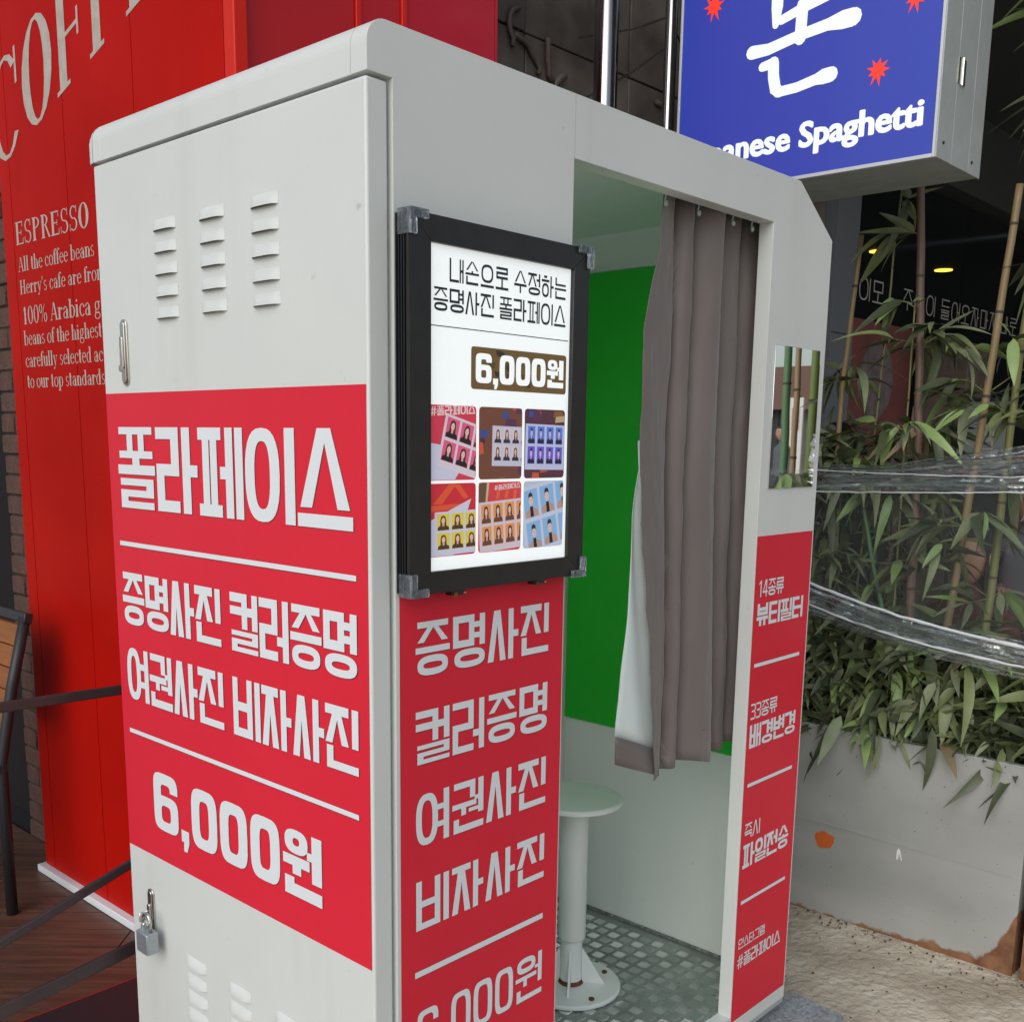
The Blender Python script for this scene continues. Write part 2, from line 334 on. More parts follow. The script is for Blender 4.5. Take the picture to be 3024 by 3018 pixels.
def jamo(j, x0, y0, x1, y1, tw, th):
    tw = min(tw, (x1 - x0) * .36); h = y1 - y0
    t2 = min(th, h * .36); t3 = min(th, h * .235)
    T = lambda t: Hs(x0, x1, y1 - t / 2, t)
    B = lambda t: Hs(x0, x1, y0 + t / 2, t)
    Mm = lambda t: Hs(x0, x1, (y0 + y1) / 2, t)
    L = lambda: Vs(x0 + tw / 2, y0, y1, tw); R = lambda: Vs(x1 - tw / 2, y0, y1, tw)
    if j == 'ㄱ': return T(t2) + R()
    if j == 'ㄴ': return L() + B(t2)
    if j == 'ㄷ': return T(t2) + L() + B(t2)
    if j == 'ㄹ': return T(t3) + Vs(x1 - tw / 2, (y0 + y1) / 2, y1, tw) + Mm(t3) + Vs(x0 + tw / 2, y0, (y0 + y1) / 2, tw) + B(t3)
    if j == 'ㅁ': return T(t2) + L() + R() + B(t2)
    if j == 'ㅂ': return L() + R() + B(t2) + Hs(x0, x1, y0 + h * .52, t2)
    if j == 'ㅅ': return lam(x0, y0, x1, y1, tw)
    if j == 'ㅇ': return ring(x0, y0, x1, y1, tw, min(th, h * .34))
    if j == 'ㅈ': return T(t2) + lam(x0, y0, x1, y1 - t2 * .6, tw)
    if j == 'ㅊ': return Hs(x0 + (x1 - x0) * .3, x1 - (x1 - x0) * .3, y1 - t3 / 2, t3) + jamo('ㅈ', x0, y0, x1, y1 - t3 * 1.4, tw, th)
    if j == 'ㅋ': return T(t2) + R() + Mm(t3)
    if j == 'ㅌ': return T(t3) + L() + Mm(t3) + B(t3)
    if j == 'ㅍ': w = x1 - x0; return T(t3) + B(t3) + Vs(x0 + w * .33, y0, y1, tw * .8) + Vs(x0 + w * .67, y0, y1, tw * .8)
    if j == 'ㅎ': w = x1 - x0; return Hs(x0 + w * .3, x1 - w * .3, y1 - t3 / 2, t3) + Hs(x0, x1, y1 - t3 * 2.1, t3) + ring(x0 + w * .06, y0, x1 - w * .06, y1 - t3 * 3.1, tw, t3)
    return []
CH = 'ㄱㄲㄴㄷㄸㄹㅁㅂㅃㅅㅆㅇㅈㅉㅊㅋㅌㅍㅎ'
JU = 'ㅏㅐㅑㅒㅓㅔㅕㅖㅗㅘㅙㅚㅛㅜㅝㅞㅟㅠㅡㅢㅣ'
JO = ' ㄱㄲㄳㄴㄵㄶㄷㄹㄺㄻㄼㄽㄾㄿㅀㅁㅂㅄㅅㅆㅇㅈㅊㅋㅌㅍㅎ'
def syllable(ch, tw, th):
    c = ord(ch) - 0xAC00; f = JO[c % 28]; v = JU[c // 28 % 21]; i = CH[c // 588]; fin = f != ' '
    g = .045; out = []
    if v in 'ㅏㅐㅑㅓㅔㅕㅣ':
        yb = .40 if fin else 0.0
        dbl = v in 'ㅐㅔ'
        if v == 'ㅣ': xi = 1 - tw - g * 2.2
        elif v in 'ㅏㅑ': xi = 1 - tw - g * 1.6 - .16
        elif dbl: xi = 1 - 2 * tw * .85 - .14
        else: xi = 1 - tw - .17
        out += jamo(i, 0, yb, xi, 1, tw, th)
        ym = (yb + 1) / 2; tk = min(th, .15)
        if v == 'ㅣ': out += Vs(1 - tw / 2, yb, 1, tw)
        if v == 'ㅏ': out += Vs(1 - .15 - tw / 2, yb, 1, tw) + Hs(1 - .15 - tw / 2, 1.02, ym, tk)
        if v == 'ㅑ': out += Vs(1 - .15 - tw / 2, yb, 1, tw) + Hs(1 - .15 - tw / 2, 1.02, ym + .12, tk) + Hs(1 - .15 - tw / 2, 1.02, ym - .12, tk)
        if v == 'ㅓ': out += Vs(1 - tw / 2, yb, 1, tw) + Hs(xi - .02 if i not in 'ㅇㅁㅂ' else xi - .01, 1 - tw / 2, ym if i != 'ㄹ' else yb + (1 - yb) * .33, tk)
        if v == 'ㅕ': out += Vs(1 - tw / 2, yb, 1, tw) + Hs(xi - .05, 1 - tw / 2, ym + (1 - yb) * .17, tk * .8) + Hs(xi - .05, 1 - tw / 2, ym - (1 - yb) * .17, tk * .8)
        if v == 'ㅐ': t = tw * .85; out += Vs(1 - t / 2, yb, 1, t) + Vs(xi + g + t / 2, yb, 1, t) + Hs(xi + g, 1 - t / 2, ym, tk)
        if v == 'ㅔ': t = tw * .85; out += Vs(1 - t / 2, yb, 1, t) + Vs(1 - t * 1.5 - .05, yb, 1, t) + Hs(xi - .03, 1 - t * 1.5 - .05, ym, tk)
        if fin: out += jamo(f, .04, 0, 1, .36, tw * 1.05, th)
    elif v in 'ㅗㅜㅠㅡㅛ':
        a = .62 if fin else .47; b = .42 if fin else 0
        th2 = th * (.85 if fin else 1)
        out += jamo(i, .05, a if v != 'ㅡ' or fin else .2, .95, 1, tw, th2)
        if v == 'ㅡ': out += Hs(0, 1, b + th2 / 2, th2)
        if v == 'ㅗ': out += Hs(0, 1, b + th2 / 2, th2) + Vs(.5, b + th2 / 2, a - (.0 if i in 'ㄹㅍㄷㅌ' else .02), tw)
        if v == 'ㅜ': out += Hs(0, 1, a - th2 * .5 - .05, th2) + Vs(.5, b, a - th2 * .5, tw)
        if v == 'ㅠ': out += Hs(0, 1, a - th2 * .5 - .05, th2) + Vs(.32, b, a - th2 * .5, tw) + Vs(.68, b, a - th2 * .5, tw)
        if v == 'ㅛ': out += Hs(0, 1, b + th2 / 2, th2) + Vs(.32, b, a, tw) + Vs(.68, b, a, tw)
        if fin: out += jamo(f, .05, 0, .95, .37, tw, th)
    elif v == 'ㅝ':
        t = th * .8
        out += jamo(i, .05, .64, 1 - tw - .10, 1, tw, th)
        out += Hs(0, 1 - tw - .06, .53, t) + Vs(.36, .33, .5, tw * .9) + Vs(1 - tw / 2, .30, 1, tw) + Hs(1 - tw - .12, 1 - tw / 2, .62 if i == 'ㄱ' else .68, t * .8)
        if i == 'ㄱ': out += Hs(.52, 1 - tw / 2, .40, t * .7)
        out += Vs(.04 + tw / 2, 0, .28, tw) + Hs(.04, 1, th / 2, th)
    return out
def other(ch, tw, th, w):
    if ch == '0': return ring(0, 0, w, 1, tw * 1.05, th, e=4)
    if ch == '6':
        up = [q for q in ring(0, .38, w, 1, tw * 1.05, th, e=4)[0][1] if sum(p[1] for p in q) / 4 > .80 or sum(p[0] for p in q) / 4 < w * .4]
        return ring(0, 0, w, .62, tw * 1.05, th * .9, e=4) + [('R', up)] + Vs(tw * .525, .25, .78, tw * 1.05) + Vs(w - tw * .525, .70, .84, tw * 1.05)
    if ch == '1': return Vs(w * .6, 0, 1, tw) + [[(0, .72), (w * .6, .88), (w * .6, 1), (0, .84)]]
    if ch == '4': return Vs(w * .72, 0, 1, tw) + Hs(0, w, .28, th) + [[(0, .22), (tw * .9, .3), (w * .72, 1), (w * .5, 1)]]
    if ch == '3': return Hs(0, w * .85, 1 - th / 2, th) + Hs(w * .2, w * .85, .53, th) + Hs(0, w * .85, th / 2, th) + Vs(w - tw / 2, .08, .46, tw) + Vs(w - tw / 2, .58, .93, tw)
    if ch == ',': return [[(0, -.02), (tw, -.02), (tw, .18), (0, .18)], [(tw * .25, -.18), (tw * .7, -.18), (tw, -.02), (tw * .3, -.02)]]
    if ch == '#': return Hs(0, w, .33, th * .7) + Hs(.02, w, .66, th * .7) + [[(w * .18, 0), (w * .34, 0), (w * .48, 1), (w * .32, 1)], [(w * .55, 0), (w * .71, 0), (w * .85, 1), (w * .69, 1)]]
    return []
WID = {'0': .72, '6': .70, '1': .42, '4': .66, '3': .6, ',': .22, '#': .8, ' ': .20}
class Plane:     # maps (u,v) to the world and stacks strokes by tiny steps
    def __init__(s, o, u, v, n): s.o, s.u, s.v, s.n = Vector(o), Vector(u), Vector(v), Vector(n).normalized(); s.k = 0
    def at(s, u, v, d=0.0): return s.o + s.u * u + s.v * v + s.n * d
def hangul(mb, pl, text, u0, u1, v0, v1, tw, th, m_, edge=None, gap=.075, lay=.0011, widths=None, sh=.0012, slant=0.0):
    ws = [WID.get(c, 1.0) if widths is None or c not in widths else widths[c] for c in text]
    tot = sum(ws) + gap * (len(text) - 1); k = (u1 - u0) / tot; x = 0
    for c, w in zip(text, ws):
        if c != ' ':
            ps = syllable(c, tw, th) if '가' <= c <= '힣' else other(c, tw, th, w)
            for i, p in enumerate(ps):
                polys = p[1] if p[0] == 'R' else [p]
                d = lay + (i % 12) * 4e-5
                for q in polys:
                    if edge: mb.face([pl.at(u0 + (x + a) * k + sh, v0 + b * (v1 - v0) - sh, d - .0006) for a, b in q], edge)
                    mb.face([pl.at(u0 + (x + a) * k, v0 + b * (v1 - v0) + slant * (x + a) * k, d) for a, b in q], m_)
        x += w + gap
def bar2(mb, pl, u0, u1, v, t, m_, d=.0011, edge=None):
    if edge: mb.face([pl.at(u0 + .001, v - t / 2 - .0012, d - .0004), pl.at(u1 + .0012, v - t / 2 - .0012, d - .0004), pl.at(u1 + .0012, v + t / 2, d - .0004), pl.at(u0 + .001, v + t / 2, d - .0004)], edge)
    mb.face([pl.at(u0, v - t / 2, d), pl.at(u1, v - t / 2, d), pl.at(u1, v + t / 2, d), pl.at(u0, v + t / 2, d)], m_)
def flatmb():
    b = MB(); b.flat = True; return b

# ================================================================ GROUND
def ground_mesh():
    b = MB()
    # fine relief near, flat to the horizon
    N = 90
    rows = []
    for j in range(N + 1):
        y = -3 + 6.5 * j / N; r = []
        for i in range(N + 1):
            x = -3 + 8 * i / N
            edge = min(1, min(i, j, N - i, N - j) / 4)
            z = (noise.noise(Vector((x * 2.1, y * 2.1, 0))) * .006 + noise.noise(Vector((x * 9, y * 9, 3))) * .003) * edge
            r.append((x, y, z - .008))
        rows.append(r)
    b.grid(rows, concrete)
    o = b.build('ground', smooth=True); o['kind'] = 'structure'
    b = MB()
    for (x0, x1, y0, y1) in ((-400, -3, -400, 400), (5, 400, -400, 400), (-3, 5, -400, -3), (-3, 5, 3.5, 400)):
        b.face([(x0, y0, -.008), (x1, y0, -.008), (x1, y1, -.008), (x0, y1, -.008)], concrete)
    o2 = b.build('pavement'); o2['kind'] = 'structure'
ground_mesh()
def debris():
    b = MB()
    for _ in range(420):
        t = random.random()
        if random.random() < .6: x = 2.09 - abs(random.gauss(0, .05)); y = random.uniform(-.4, .5)
        else: x = random.uniform(1.5, 2.08); y = random.uniform(-.6, .45)
        r = random.uniform(.001, .0035); z = -.006
        m_ = random.choice([concrete, concrete, concrete, granite, deckm, leaf_ms[2]])
        b.obox((x, y, z + r * .5), (r, random.uniform(-.3, .3) * r, 0), (0, r * .8, 0), (0, 0, r * .6), m_)
    o = b.build('grit'); o['kind'] = 'stuff'; tag(o, 'fine grit and moss scraps along the foot of the steel planter', 'grit')
debris()

# wooden deck on the left, planks run diagonally
deck = one('deck', None, lambda b: (b.box(-6, .52, .90, 6, -.02, .072, black_metal), b.box(.5205, 1.1, 2.13, 6, -.02, .088, black_metal))); deck['kind'] = 'structure'
def clip(poly, x0, y0, x1, y1):
    def cl(p, f):
        o = []
        for i in range(len(p)):
            a, b = p[i - 1], p[i]; fa, fb = f(a), f(b)
            if (fa >= 0) != (fb >= 0): t = fa / (fa - fb); o.append((a[0] + (b[0] - a[0]) * t, a[1] + (b[1] - a[1]) * t))
            if fb >= 0: o.append(b)
        return o
    for f in (lambda p: p[0] - x0, lambda p: x1 - p[0], lambda p: p[1] - y0, lambda p: y1 - p[1]):
        poly = cl(poly, f)
        if len(poly) < 3: return []
    return poly
def make_deck():
    d = Vector((.68, -.733)); n = Vector((.733, .68)); base = Vector((.322, 1.925)).dot(n); pitch = .1085
    for i in range(-14, 22):
        s0 = base + i * pitch + .003; s1 = base + (i + 1) * pitch - .003
        off = random.uniform(-1, 1)
        for q in range(-3, 3):
            t0 = q * 2.4 + off + .002; t1 = t0 + 2.396
            poly = clip([tuple(n * s0 + d * t0), tuple(n * s0 + d * t1), tuple(n * s1 + d * t1), tuple(n * s1 + d * t0)], -2.5, .935, .50, 4.2)
            if not poly: continue
            b = MB(); z = .100 - random.uniform(0, .0012); b.prism(poly, 2, .0735, z, deckm); b.build('plank', deck)
make_deck()

# ================================================================ PHOTO BOOTH
XW, D = 1.3557, .7699
X0, XCH, ZCH, ZT = .045, 1.1956, 1.9494, 2.05
OL, OR_, OT = .4365, 1.091, 1.9514
booth = thing('photo_booth', 'white metal photo booth with red Korean price stickers and a green backdrop inside', 'photo booth', (0, 0, 0))
def outline():
    p = [(X0, .10), (XW, .10), (XW, ZCH), (XCH, ZT)]
    r = .034
    p += [(r - r * math.sin(t), ZT - r + r * math.cos(t)) for t in [k * math.pi / 16 for k in range(9)]]
    p += [(0, 1.9800), (X0, 1.9800)]
    return p
def slab_hole(name, outer, hole, y0, y1, m_, parent, bevel=.0015):
    bm = bmesh.new()
    def loop(pts):
        vs = [bm.verts.new((x, y0, z)) for x, z in pts]
        return [bm.edges.new((vs[i], vs[(i + 1) % len(vs)])) for i in range(len(vs))]
    es = loop(outer) + (loop(hole) if hole else [])
    bmesh.ops.triangle_fill(bm, edges=es, use_beauty=True)
    bmesh.ops.dissolve_limit(bm, angle_limit=.01, verts=bm.verts, edges=bm.edges)
    r = bmesh.ops.extrude_face_region(bm, geom=bm.faces[:])
    bmesh.ops.translate(bm, verts=[v for v in r['geom'] if isinstance(v, bmesh.types.BMVert)], vec=(0, y1 - y0, 0))
    bmesh.ops.recalc_face_normals(bm, faces=bm.faces)
    me = bpy.data.meshes.new(name); bm.to_mesh(me); bm.free(); me.materials.append(m_)
    o = bpy.data.objects.new(name, me); COL.objects.link(o); o.parent = parent
    if bevel:
        b = o.modifiers.new('bevel', 'BEVEL'); b.width = bevel; b.segments = 2; b.limit_method = 'ANGLE'; b.angle_limit = R_(30)
    return o
ZF = .150
front = slab_hole('front_panel', outline(), [(OL, ZF), (OR_, ZF), (OR_, OT), (OL, OT)], 0, .034, white, booth, .0007)
slab_hole('back_panel', outline(), None, D - .03, D, white, booth)
# roof shell following the profile, between front and back panel
def roof(b):
    r = .034
    p = [(XW, ZCH), (XCH, ZT)] + [(r - r * math.sin(t), ZT - r + r * math.cos(t)) for t in [k * math.pi / 16 for k in range(9)]] + [(0, 1.98)]
    q = [(XW - .02, ZCH - .01), (XCH - .01, ZT - .02), (.05, ZT - .02), (.05, 1.98)]
    b.prism(p + q[::-1], 1, .0345, D - .0305, white)
one('roof_panel', booth, roof, smooth=False)
# rounded far top corner of the cap
def capend(b):
    rows = []
    for k in range(7):
        t = k / 6 * math.pi / 2; y = D + .022 * math.sin(t); rr = .022 * (1 - math.cos(t)); r = .034
        prof = [(0 + rr * .4, 1.98), (0 + rr * .4, ZT - r)] + [(rr * .4 + r - r * math.cos(a), ZT - rr - r + r * math.sin(a)) for a in [q * math.pi / 12 for q in range(1, 7)]] + [(.3, ZT - rr)]
        rows.append([(x, y, z) for x, z in prof])
    b.grid(rows, white); b.face(rows[-1], white)
one('cap_end', booth, capend, smooth=True)
one('cabinet_divider', booth, lambda b: (b.box(.400, .420, .0345, D - .0305, .12, ZT - .021, inner_white)))
led = mat('booth_lamp_glow', (1, 1, 1), 0.5, emit=3.2, emitcol=(0.95, 1.0, 0.99))
screen_m = mat('booth_screen', (0.02, 0.02, 0.025), 0.15)
one('lamp_panel', booth, lambda b: b.box(.4205, .428, .20, .245, .95, 1.75, led))
one('lamp_panel', booth, lambda b: b.box(.4205, .428, .565, .61, .95, 1.75, led))
one('screen', booth, lambda b: b.box(.4205, .432, .27, .54, 1.0, 1.45, screen_m), bevel=.002)
one('cabinet_frame', booth, lambda b: (b.box(X0, X0 + .03, .0345, D - .0305, .12, 1.979, white), b.box(X0 + .03, .4, .0345, D - .0305, .12, .14, white)))
one('end_wall', booth, lambda b: (b.box(1.34, XW, .0345, D - .0305, .10, ZCH - .0, inner_white)))
one('end_wall_top', booth, lambda b: b.prism([(1.34, ZCH + .0005), (XW - .021, ZCH + .0005), (1.24, 2.029), (1.225, 2.029)], 1, .036, D - .032, inner_white))
one('inner_back_wall', booth, lambda b: b.box(.4205, 1.3395, D - .036, D - .0308, .15, 2.028, inner_white))
one('inner_ceiling', booth, lambda b: b.box(.4205, 1.3395, .0348, D - .0365, 2.006, 2.012, inner_white))
one('green_backdrop', booth, lambda b: b.box(1.334, 1.3396, .036, D - .038, .708, 1.937, green))
one('base_frame', booth, lambda b: (b.box(X0 + .002, XW - .002, .002, D - .002, .085, .0995, galv)))
# floor of tread plate with raised bar groups
floor_plate = one('floor_plate', booth, lambda b: b.box(.4205, 1.339, .0002, D - .037, .1005, ZF - .002, tread))
def treads():
    b = MB(); s = .040
    for i in range(40):
        for j in range(32):
            cx = .443 + i * s; cy = .024 + j * s
            if cx > 1.322 or cy > D - .055 or (cy < .05 and (cx > 1.074 or cx < .452)): continue
            vert = (i + j) % 2
            for k in range(5):
                o = (k - 2) * .0058; L = .0150 - abs(k - 2) * .0012
                if vert: x0, x1, y0, y1 = cx - L, cx + L, cy + o - .0013, cy + o + .0013
                else: x0, x1, y0, y1 = cx + o - .0013, cx + o + .0013, cy - L, cy + L
                z = ZF - .0021
                mx_, my_ = (x0 + x1) / 2, (y0 + y1) / 2
                i0 = len(b.v)
                if vert: b.v += [(x0, y0, z), (x1, y0, z), (x1, y1, z), (x0, y1, z), (x0 + .002, my_, z + .0024), (x1 - .002, my_, z + .0024)]; fs = ((0, 1, 5, 4), (2, 3, 4, 5), (1, 2, 5), (3, 0, 4))
                else: b.v += [(x0, y0, z), (x1, y0, z), (x1, y1, z), (x0, y1, z), (mx_, y0 + .002, z + .0024), (mx_, y1 - .002, z + .0024)]; fs = ((1, 2, 5, 4), (3, 0, 4, 5), (0, 1, 4), (2, 3, 5))
                for f_ in fs: b.f.append(tuple(i0 + q for q in f_)); b.mi.append(b.mid(tread_bar))
    b.flat = True
    o = b.build('tread_bars', floor_plate); o['kind'] = 'stuff'
treads()
one('floor_seal', booth, lambda b: b.box(1.331, 1.3395, .036, D - .038, .1485, .1535, mat('dirty_sealant', (.10, .11, .10), .9, col2=(.3, .33, .31), nscale=60)))
# red stickers on the front face
FP = Plane((0, 0, 0), (1, 0, 0), (0, 0, 1), (0, -1, 0))
def fdecals():
    b = flatmb()
    b.face([FP.at(.0525, .10, .0004), FP.at(OL - .003, .10, .0004), FP.at(OL - .003, 1.296, .0004), FP.at(.0525, 1.296, .0004)], red_vinyl)
    b.build('red_sticker', front, )
    b = flatmb()
    b.face([FP.at(1.094, .1344, .0004), FP.at(1.3500, .1344, .0004), FP.at(1.3500, 1.2964, .0004), FP.at(1.094, 1.2964, .0004)], red_vinyl)
    b.build('red_sticker', front)
    b = flatmb()
    for t, z1, z0 in (('증명사진', 1.223, 1.138), ('컬러증명', 1.083, .998), ('여권사진', .948, .863), ('비자사진', .805, .722)):
        hangul(b, FP, t, .084, .394, z0, z1, .17, .135, letter_white, letter_shadow, gap=.10)
        b.build('lettering', front); b = flatmb()
    hangul(b, FP, '6,000원', .086, .394, .497, .580, .15, .12, letter_white, letter_shadow, gap=.10, widths={'0': .66, '6': .66})
    bar2(b, FP, .0815, .394, .6466, .0105, letter_white, edge=letter_shadow)
    b.build('lettering', front)
    b = flatmb()
    kw = dict(gap=.06, sh=.0008)
    hangul(b, FP, '14종류', 1.112, 1.223, 1.160, 1.198, .13, .12, letter_white, letter_shadow, **kw)
    hangul(b, FP, '뷰티필터', 1.108, 1.322, 1.094, 1.145, .19, .16, letter_white, letter_shadow, **kw)
    hangul(b, FP, '33종류', 1.106, 1.226, .879, .916, .13, .12, letter_white, letter_shadow, **kw)
    hangul(b, FP, '배경변경', 1.106, 1.320, .811, .866, .19, .15, letter_white, letter_shadow, **kw)
    hangul(b, FP, '즉시', 1.108, 1.178, .592, .629, .13, .12, letter_white, letter_shadow, **kw)
    hangul(b, FP, '파일전송', 1.106, 1.322, .520, .578, .19, .15, letter_white, letter_shadow, **kw)
    hangul(b, FP, '인스타그램', 1.108, 1.231, .318, .343, .13, .12, letter_white, letter_shadow, **kw)
    hangul(b, FP, '#폴라페이스', 1.107, 1.314, .267, .301, .16, .13, letter_white, letter_shadow, **kw)
    for z in (1.0043, .7224, .4351): bar2(b, FP, 1.109, 1.3195, z, .0085, letter_white, edge=letter_shadow)
    b.build('lettering', front)
fdecals()
one('mirror', front, lambda b: b.box(1.123, 1.329, -.0035, -.0005, 1.399, 1.707, mirror_m), bevel=.001, seg=1)
one('panel_seam', front, lambda b: b.box(.4359, .4371, -.00035, .004, OT + .001, ZT - .001, mat('seam_grey', (.45, .46, .45), .6)))
one('levelling_foot', booth, lambda b: (b.tube([(1.265, .03, .03), (1.265, .03, .087)], .0065, rustm, 8), b.tube([(1.265, .03, .066), (1.265, .03, .078)], .013, rustm, 6), b.tube([(1.265, .03, .03), (1.265, .03, .036)], .02, rustm, 12)))
one('levelling_foot', booth, lambda b: (b.tube([(1.20, .70, .0), (1.20, .70, .087)], .006, rustm, 8), b.tube([(1.20, .70, .070), (1.20, .70, .078)], .012, rustm, 6)))
one('levelling_foot', booth, lambda b: (b.tube([(.12, .05, -.01), (.12, .05, .087)], .006, rustm, 8), b.tube([(.12, .05, .0), (.12, .05, .01)], .02, rustm, 8)))
one('levelling_foot', booth, lambda b: (b.tube([(.12, .70, -.01), (.12, .70, .087)], .006, rustm, 8), b.tube([(.12, .70, .0), (.12, .70, .01)], .02, rustm, 8)))

# ---- door
door = one('door', booth, lambda b: b.box(0, .0385, .0025, D, .105, 1.9745, white), bevel=.004, seg=3)
DP = Plane((0, 0, 0), (0, -1, 0), (0, 0, 1), (-1, 0, 0))       # u = -y
def ddecals():
    b = flatmb(); b.face([DP.at(-.7665, .684, .0004), DP.at(-.0075, .684, .0004), DP.at(-.0075, 1.572, .0004), DP.at(-.7665, 1.572, .0004)], red_vinyl)
    b.build('red_sticker', door)
    b = flatmb(); E_ = letter_shadow
    hangul(b, DP, '폴라페이스', -.731, -.039, 1.363, 1.511, .195, .138, letter_white, E_, gap=.045)
    hangul(b, DP, '증명사진', -.740, -.400, 1.140, 1.240, .20, .155, letter_white, E_, gap=.06)
    hangul(b, DP, '컬러증명', -.370, -.034, 1.140, 1.240, .20, .155, letter_white, E_, gap=.06)
    hangul(b, DP, '여권사진', -.737, -.400, .992, 1.094, .19, .15, letter_white, E_, gap=.06)
    hangul(b, DP, '비자사진', -.370, -.033, .992, 1.094, .19, .15, letter_white, E_, gap=.06)
    hangul(b, DP, '6,000원', -.658, -.117, .747, .863, .25, .19, letter_white, E_, gap=.09, widths={'0': .82, '6': .84, ',': .27, '원': 1.12})
    bar2(b, DP, -.740, -.034, 1.2945, .0085, letter_white, edge=E_)
    bar2(b, DP, -.740, -.034, .9265, .0085, letter_white, edge=E_)
    b.build('lettering', door)
ddecals()
# louvres: pressed hoods, a dark face under each stands for the shaded slot
def louvre_mesh():
    b = MB(); w, h, dp = .036, .019, .0085; n = 9; rows = []
    for j in range(6):
        t = j / 5; z = h - t * h; d = dp * math.sin(t * math.pi / 2) ** .8; r = []
        for i in range(n):
            s = -1 + 2 * i / (n - 1); k = 1 - abs(s) ** 5
            r.append((-d * k, s * w, z - (0 if j < 5 else 0)))
        rows.append(r)
    b.grid(rows, white)
    rows2 = [[(p[0] * .86, p[1], p[2] + .0005) for p in rows[-1]], [(0, p[1], p[2] + .0005) for p in rows[-1]]]
    b.grid(rows2, dark_seam)
    b.flat = True
    o = b.build('louvre', door, smooth=False)
    for p in o.data.polygons: p.use_smooth = True
    return o
lv = louvre_mesh()
spots = [(y, z) for y in (.531, .386, .241) for z in (1.862, 1.826, 1.790, 1.754, 1.7185)] + [(y, z) for y in (.528, .381, .236) for z in (.497, .461, .425, .389, .353)]
# upper ones open downward, the lower ones keep the same pressing
for k, (y, z) in enumerate(spots):
    if k == 0: o = lv
    else:
        o = lv.copy(); COL.objects.link(o)
    zz = z - .024 if z > 1 else z
    o.location = (-.0003, y, zz)
def handle(y, z0, z1, name='latch_handle'):
    b = MB(); n = 12; w = .0115
    def pill(dx, ww, m_, inset=0):
        pts = []
        for k in range(n + 1): a = math.pi * k / n; pts.append((y + ww * math.cos(a), z1 - ww + ww * math.sin(a) - inset))
        for k in range(n + 1): a = math.pi + math.pi * k / n; pts.append((y + ww * math.cos(a), z0 + ww + ww * math.sin(a) + inset))
        return pts
    b.prism(pill(0, w, chrome), 0, -.0035, -.0004, chrome)
    b.prism(pill(0, w * .62, chrome, .004), 0, -.0062, -.0037, chrome)
    b.prism([(p[0], p[1]) for p in pill(0, w * .42, chrome, .03)], 0, -.010, -.0064, black_metal if 0 else chrome)
    return b.build(name, door, bevel=.0008, seg=2)
handle(.684, 1.585, 1.702); handle(.687, .485, .610)
def keyhole(b): b.tube([(-.0100, .684, 1.615), (-.0125, .684, 1.615)], .006, chrome, 12)
one('lock_barrel', door, keyhole)
one('hasp', door, lambda b: b.obox((-.018, .689, .556), (.010, 0, 0), (0, .0015, 0), (0, 0, .010), chrome), bevel=.001, seg=1)

# ---- padlock
pad = thing('padlock', 'small silver padlock hanging from the lower door handle of the booth', 'padlock', (-.028, .655, .515))
def pb(b): b.box(-.042, -.016, .637, .680, .496, .540, padlock_m)
one('body', pad, pb, bevel=.003, seg=2)
def shackle(b):
    pts = [(-.029, .6455, .538), (-.029, .6455, .560)] + [(-.029 + .0, .6585 - .013 * math.cos(a), .560 + .014 * math.sin(a)) for a in [k * math.pi / 10 for k in range(11)]] + [(-.029, .6715, .560), (-.029, .6715, .538)]
    b.tube(pts, .0034, chrome, 10)
one('shackle', pad, shackle, smooth=True)
one('collar', pad, lambda b: b.tube([(-.029, .6715, .540), (-.029, .6715, .549)], .0055, padlock_m, 10), smooth=False)
one('keyway', pad, lambda b: b.tube([(-.029, .650, .4945), (-.029, .650, .4965)], .006, chrome, 10))

# ---- lightbox poster
lb = thing('poster_lightbox', 'black framed light box with a price poster mounted on the booth front', 'light box', (.24, -.015, 1.27))
LX0, LX1, LZ0, LZ1, IX0, IX1, IZ0, IZ1 = .047, .446, 1.270, 1.808, .089, .4055, 1.303, 1.771
FY = -.031
def rail(pts):
    def f(b):
        b.prism(pts, 1, FY, -.0235, black_frame)
    return f
one('top_rail', lb, rail([(LX0, LZ1), (LX1, LZ1), (IX1, IZ1), (IX0, IZ1)]), bevel=.0008, seg=1)
one('bottom_rail', lb, rail([(LX0, LZ0), (IX0, IZ0), (IX1, IZ0), (LX1, LZ0)]), bevel=.0008, seg=1)
one('side_rail', lb, rail([(LX0, LZ0), (LX0, LZ1), (IX0, IZ1), (IX0, IZ0)]), bevel=.0008, seg=1)
one('side_rail', lb, rail([(LX1, LZ0), (IX1, IZ0), (IX1, IZ1), (LX1, LZ1)]), bevel=.0008, seg=1)
def boxbody(b):
    b.box(LX0 + .002, LX1 - .002, -.0233, -.0006, LZ0 + .002, LZ1 - .002, black_rib)
    for k in range(4):
        y = -.0215 + k * .0055; b.box(LX0 - .0008, LX0 + .0018, y, y + .0028, LZ0 + .002, LZ1 - .002, black_rib)
one('housing', lb, boxbody)
PP = Plane((0, -.0236, 0), (1, 0, 0), (0, 0, 1), (0, -1, 0))
pcols = {}
def pc(r, g, b_):
    k = 'print_%02x%02x%02x' % (r, g, b_)
    if k not in pcols:
        lin = [((c / 255 + .055) / 1.055) ** 2.4 for c in (r, g, b_)]
        pcols[k] = mat('printed_ink_%d' % len(pcols), tuple(min(.85, x * .95) for x in lin), .4, emit=.18, emitcol=tuple(lin))
    return pcols[k]
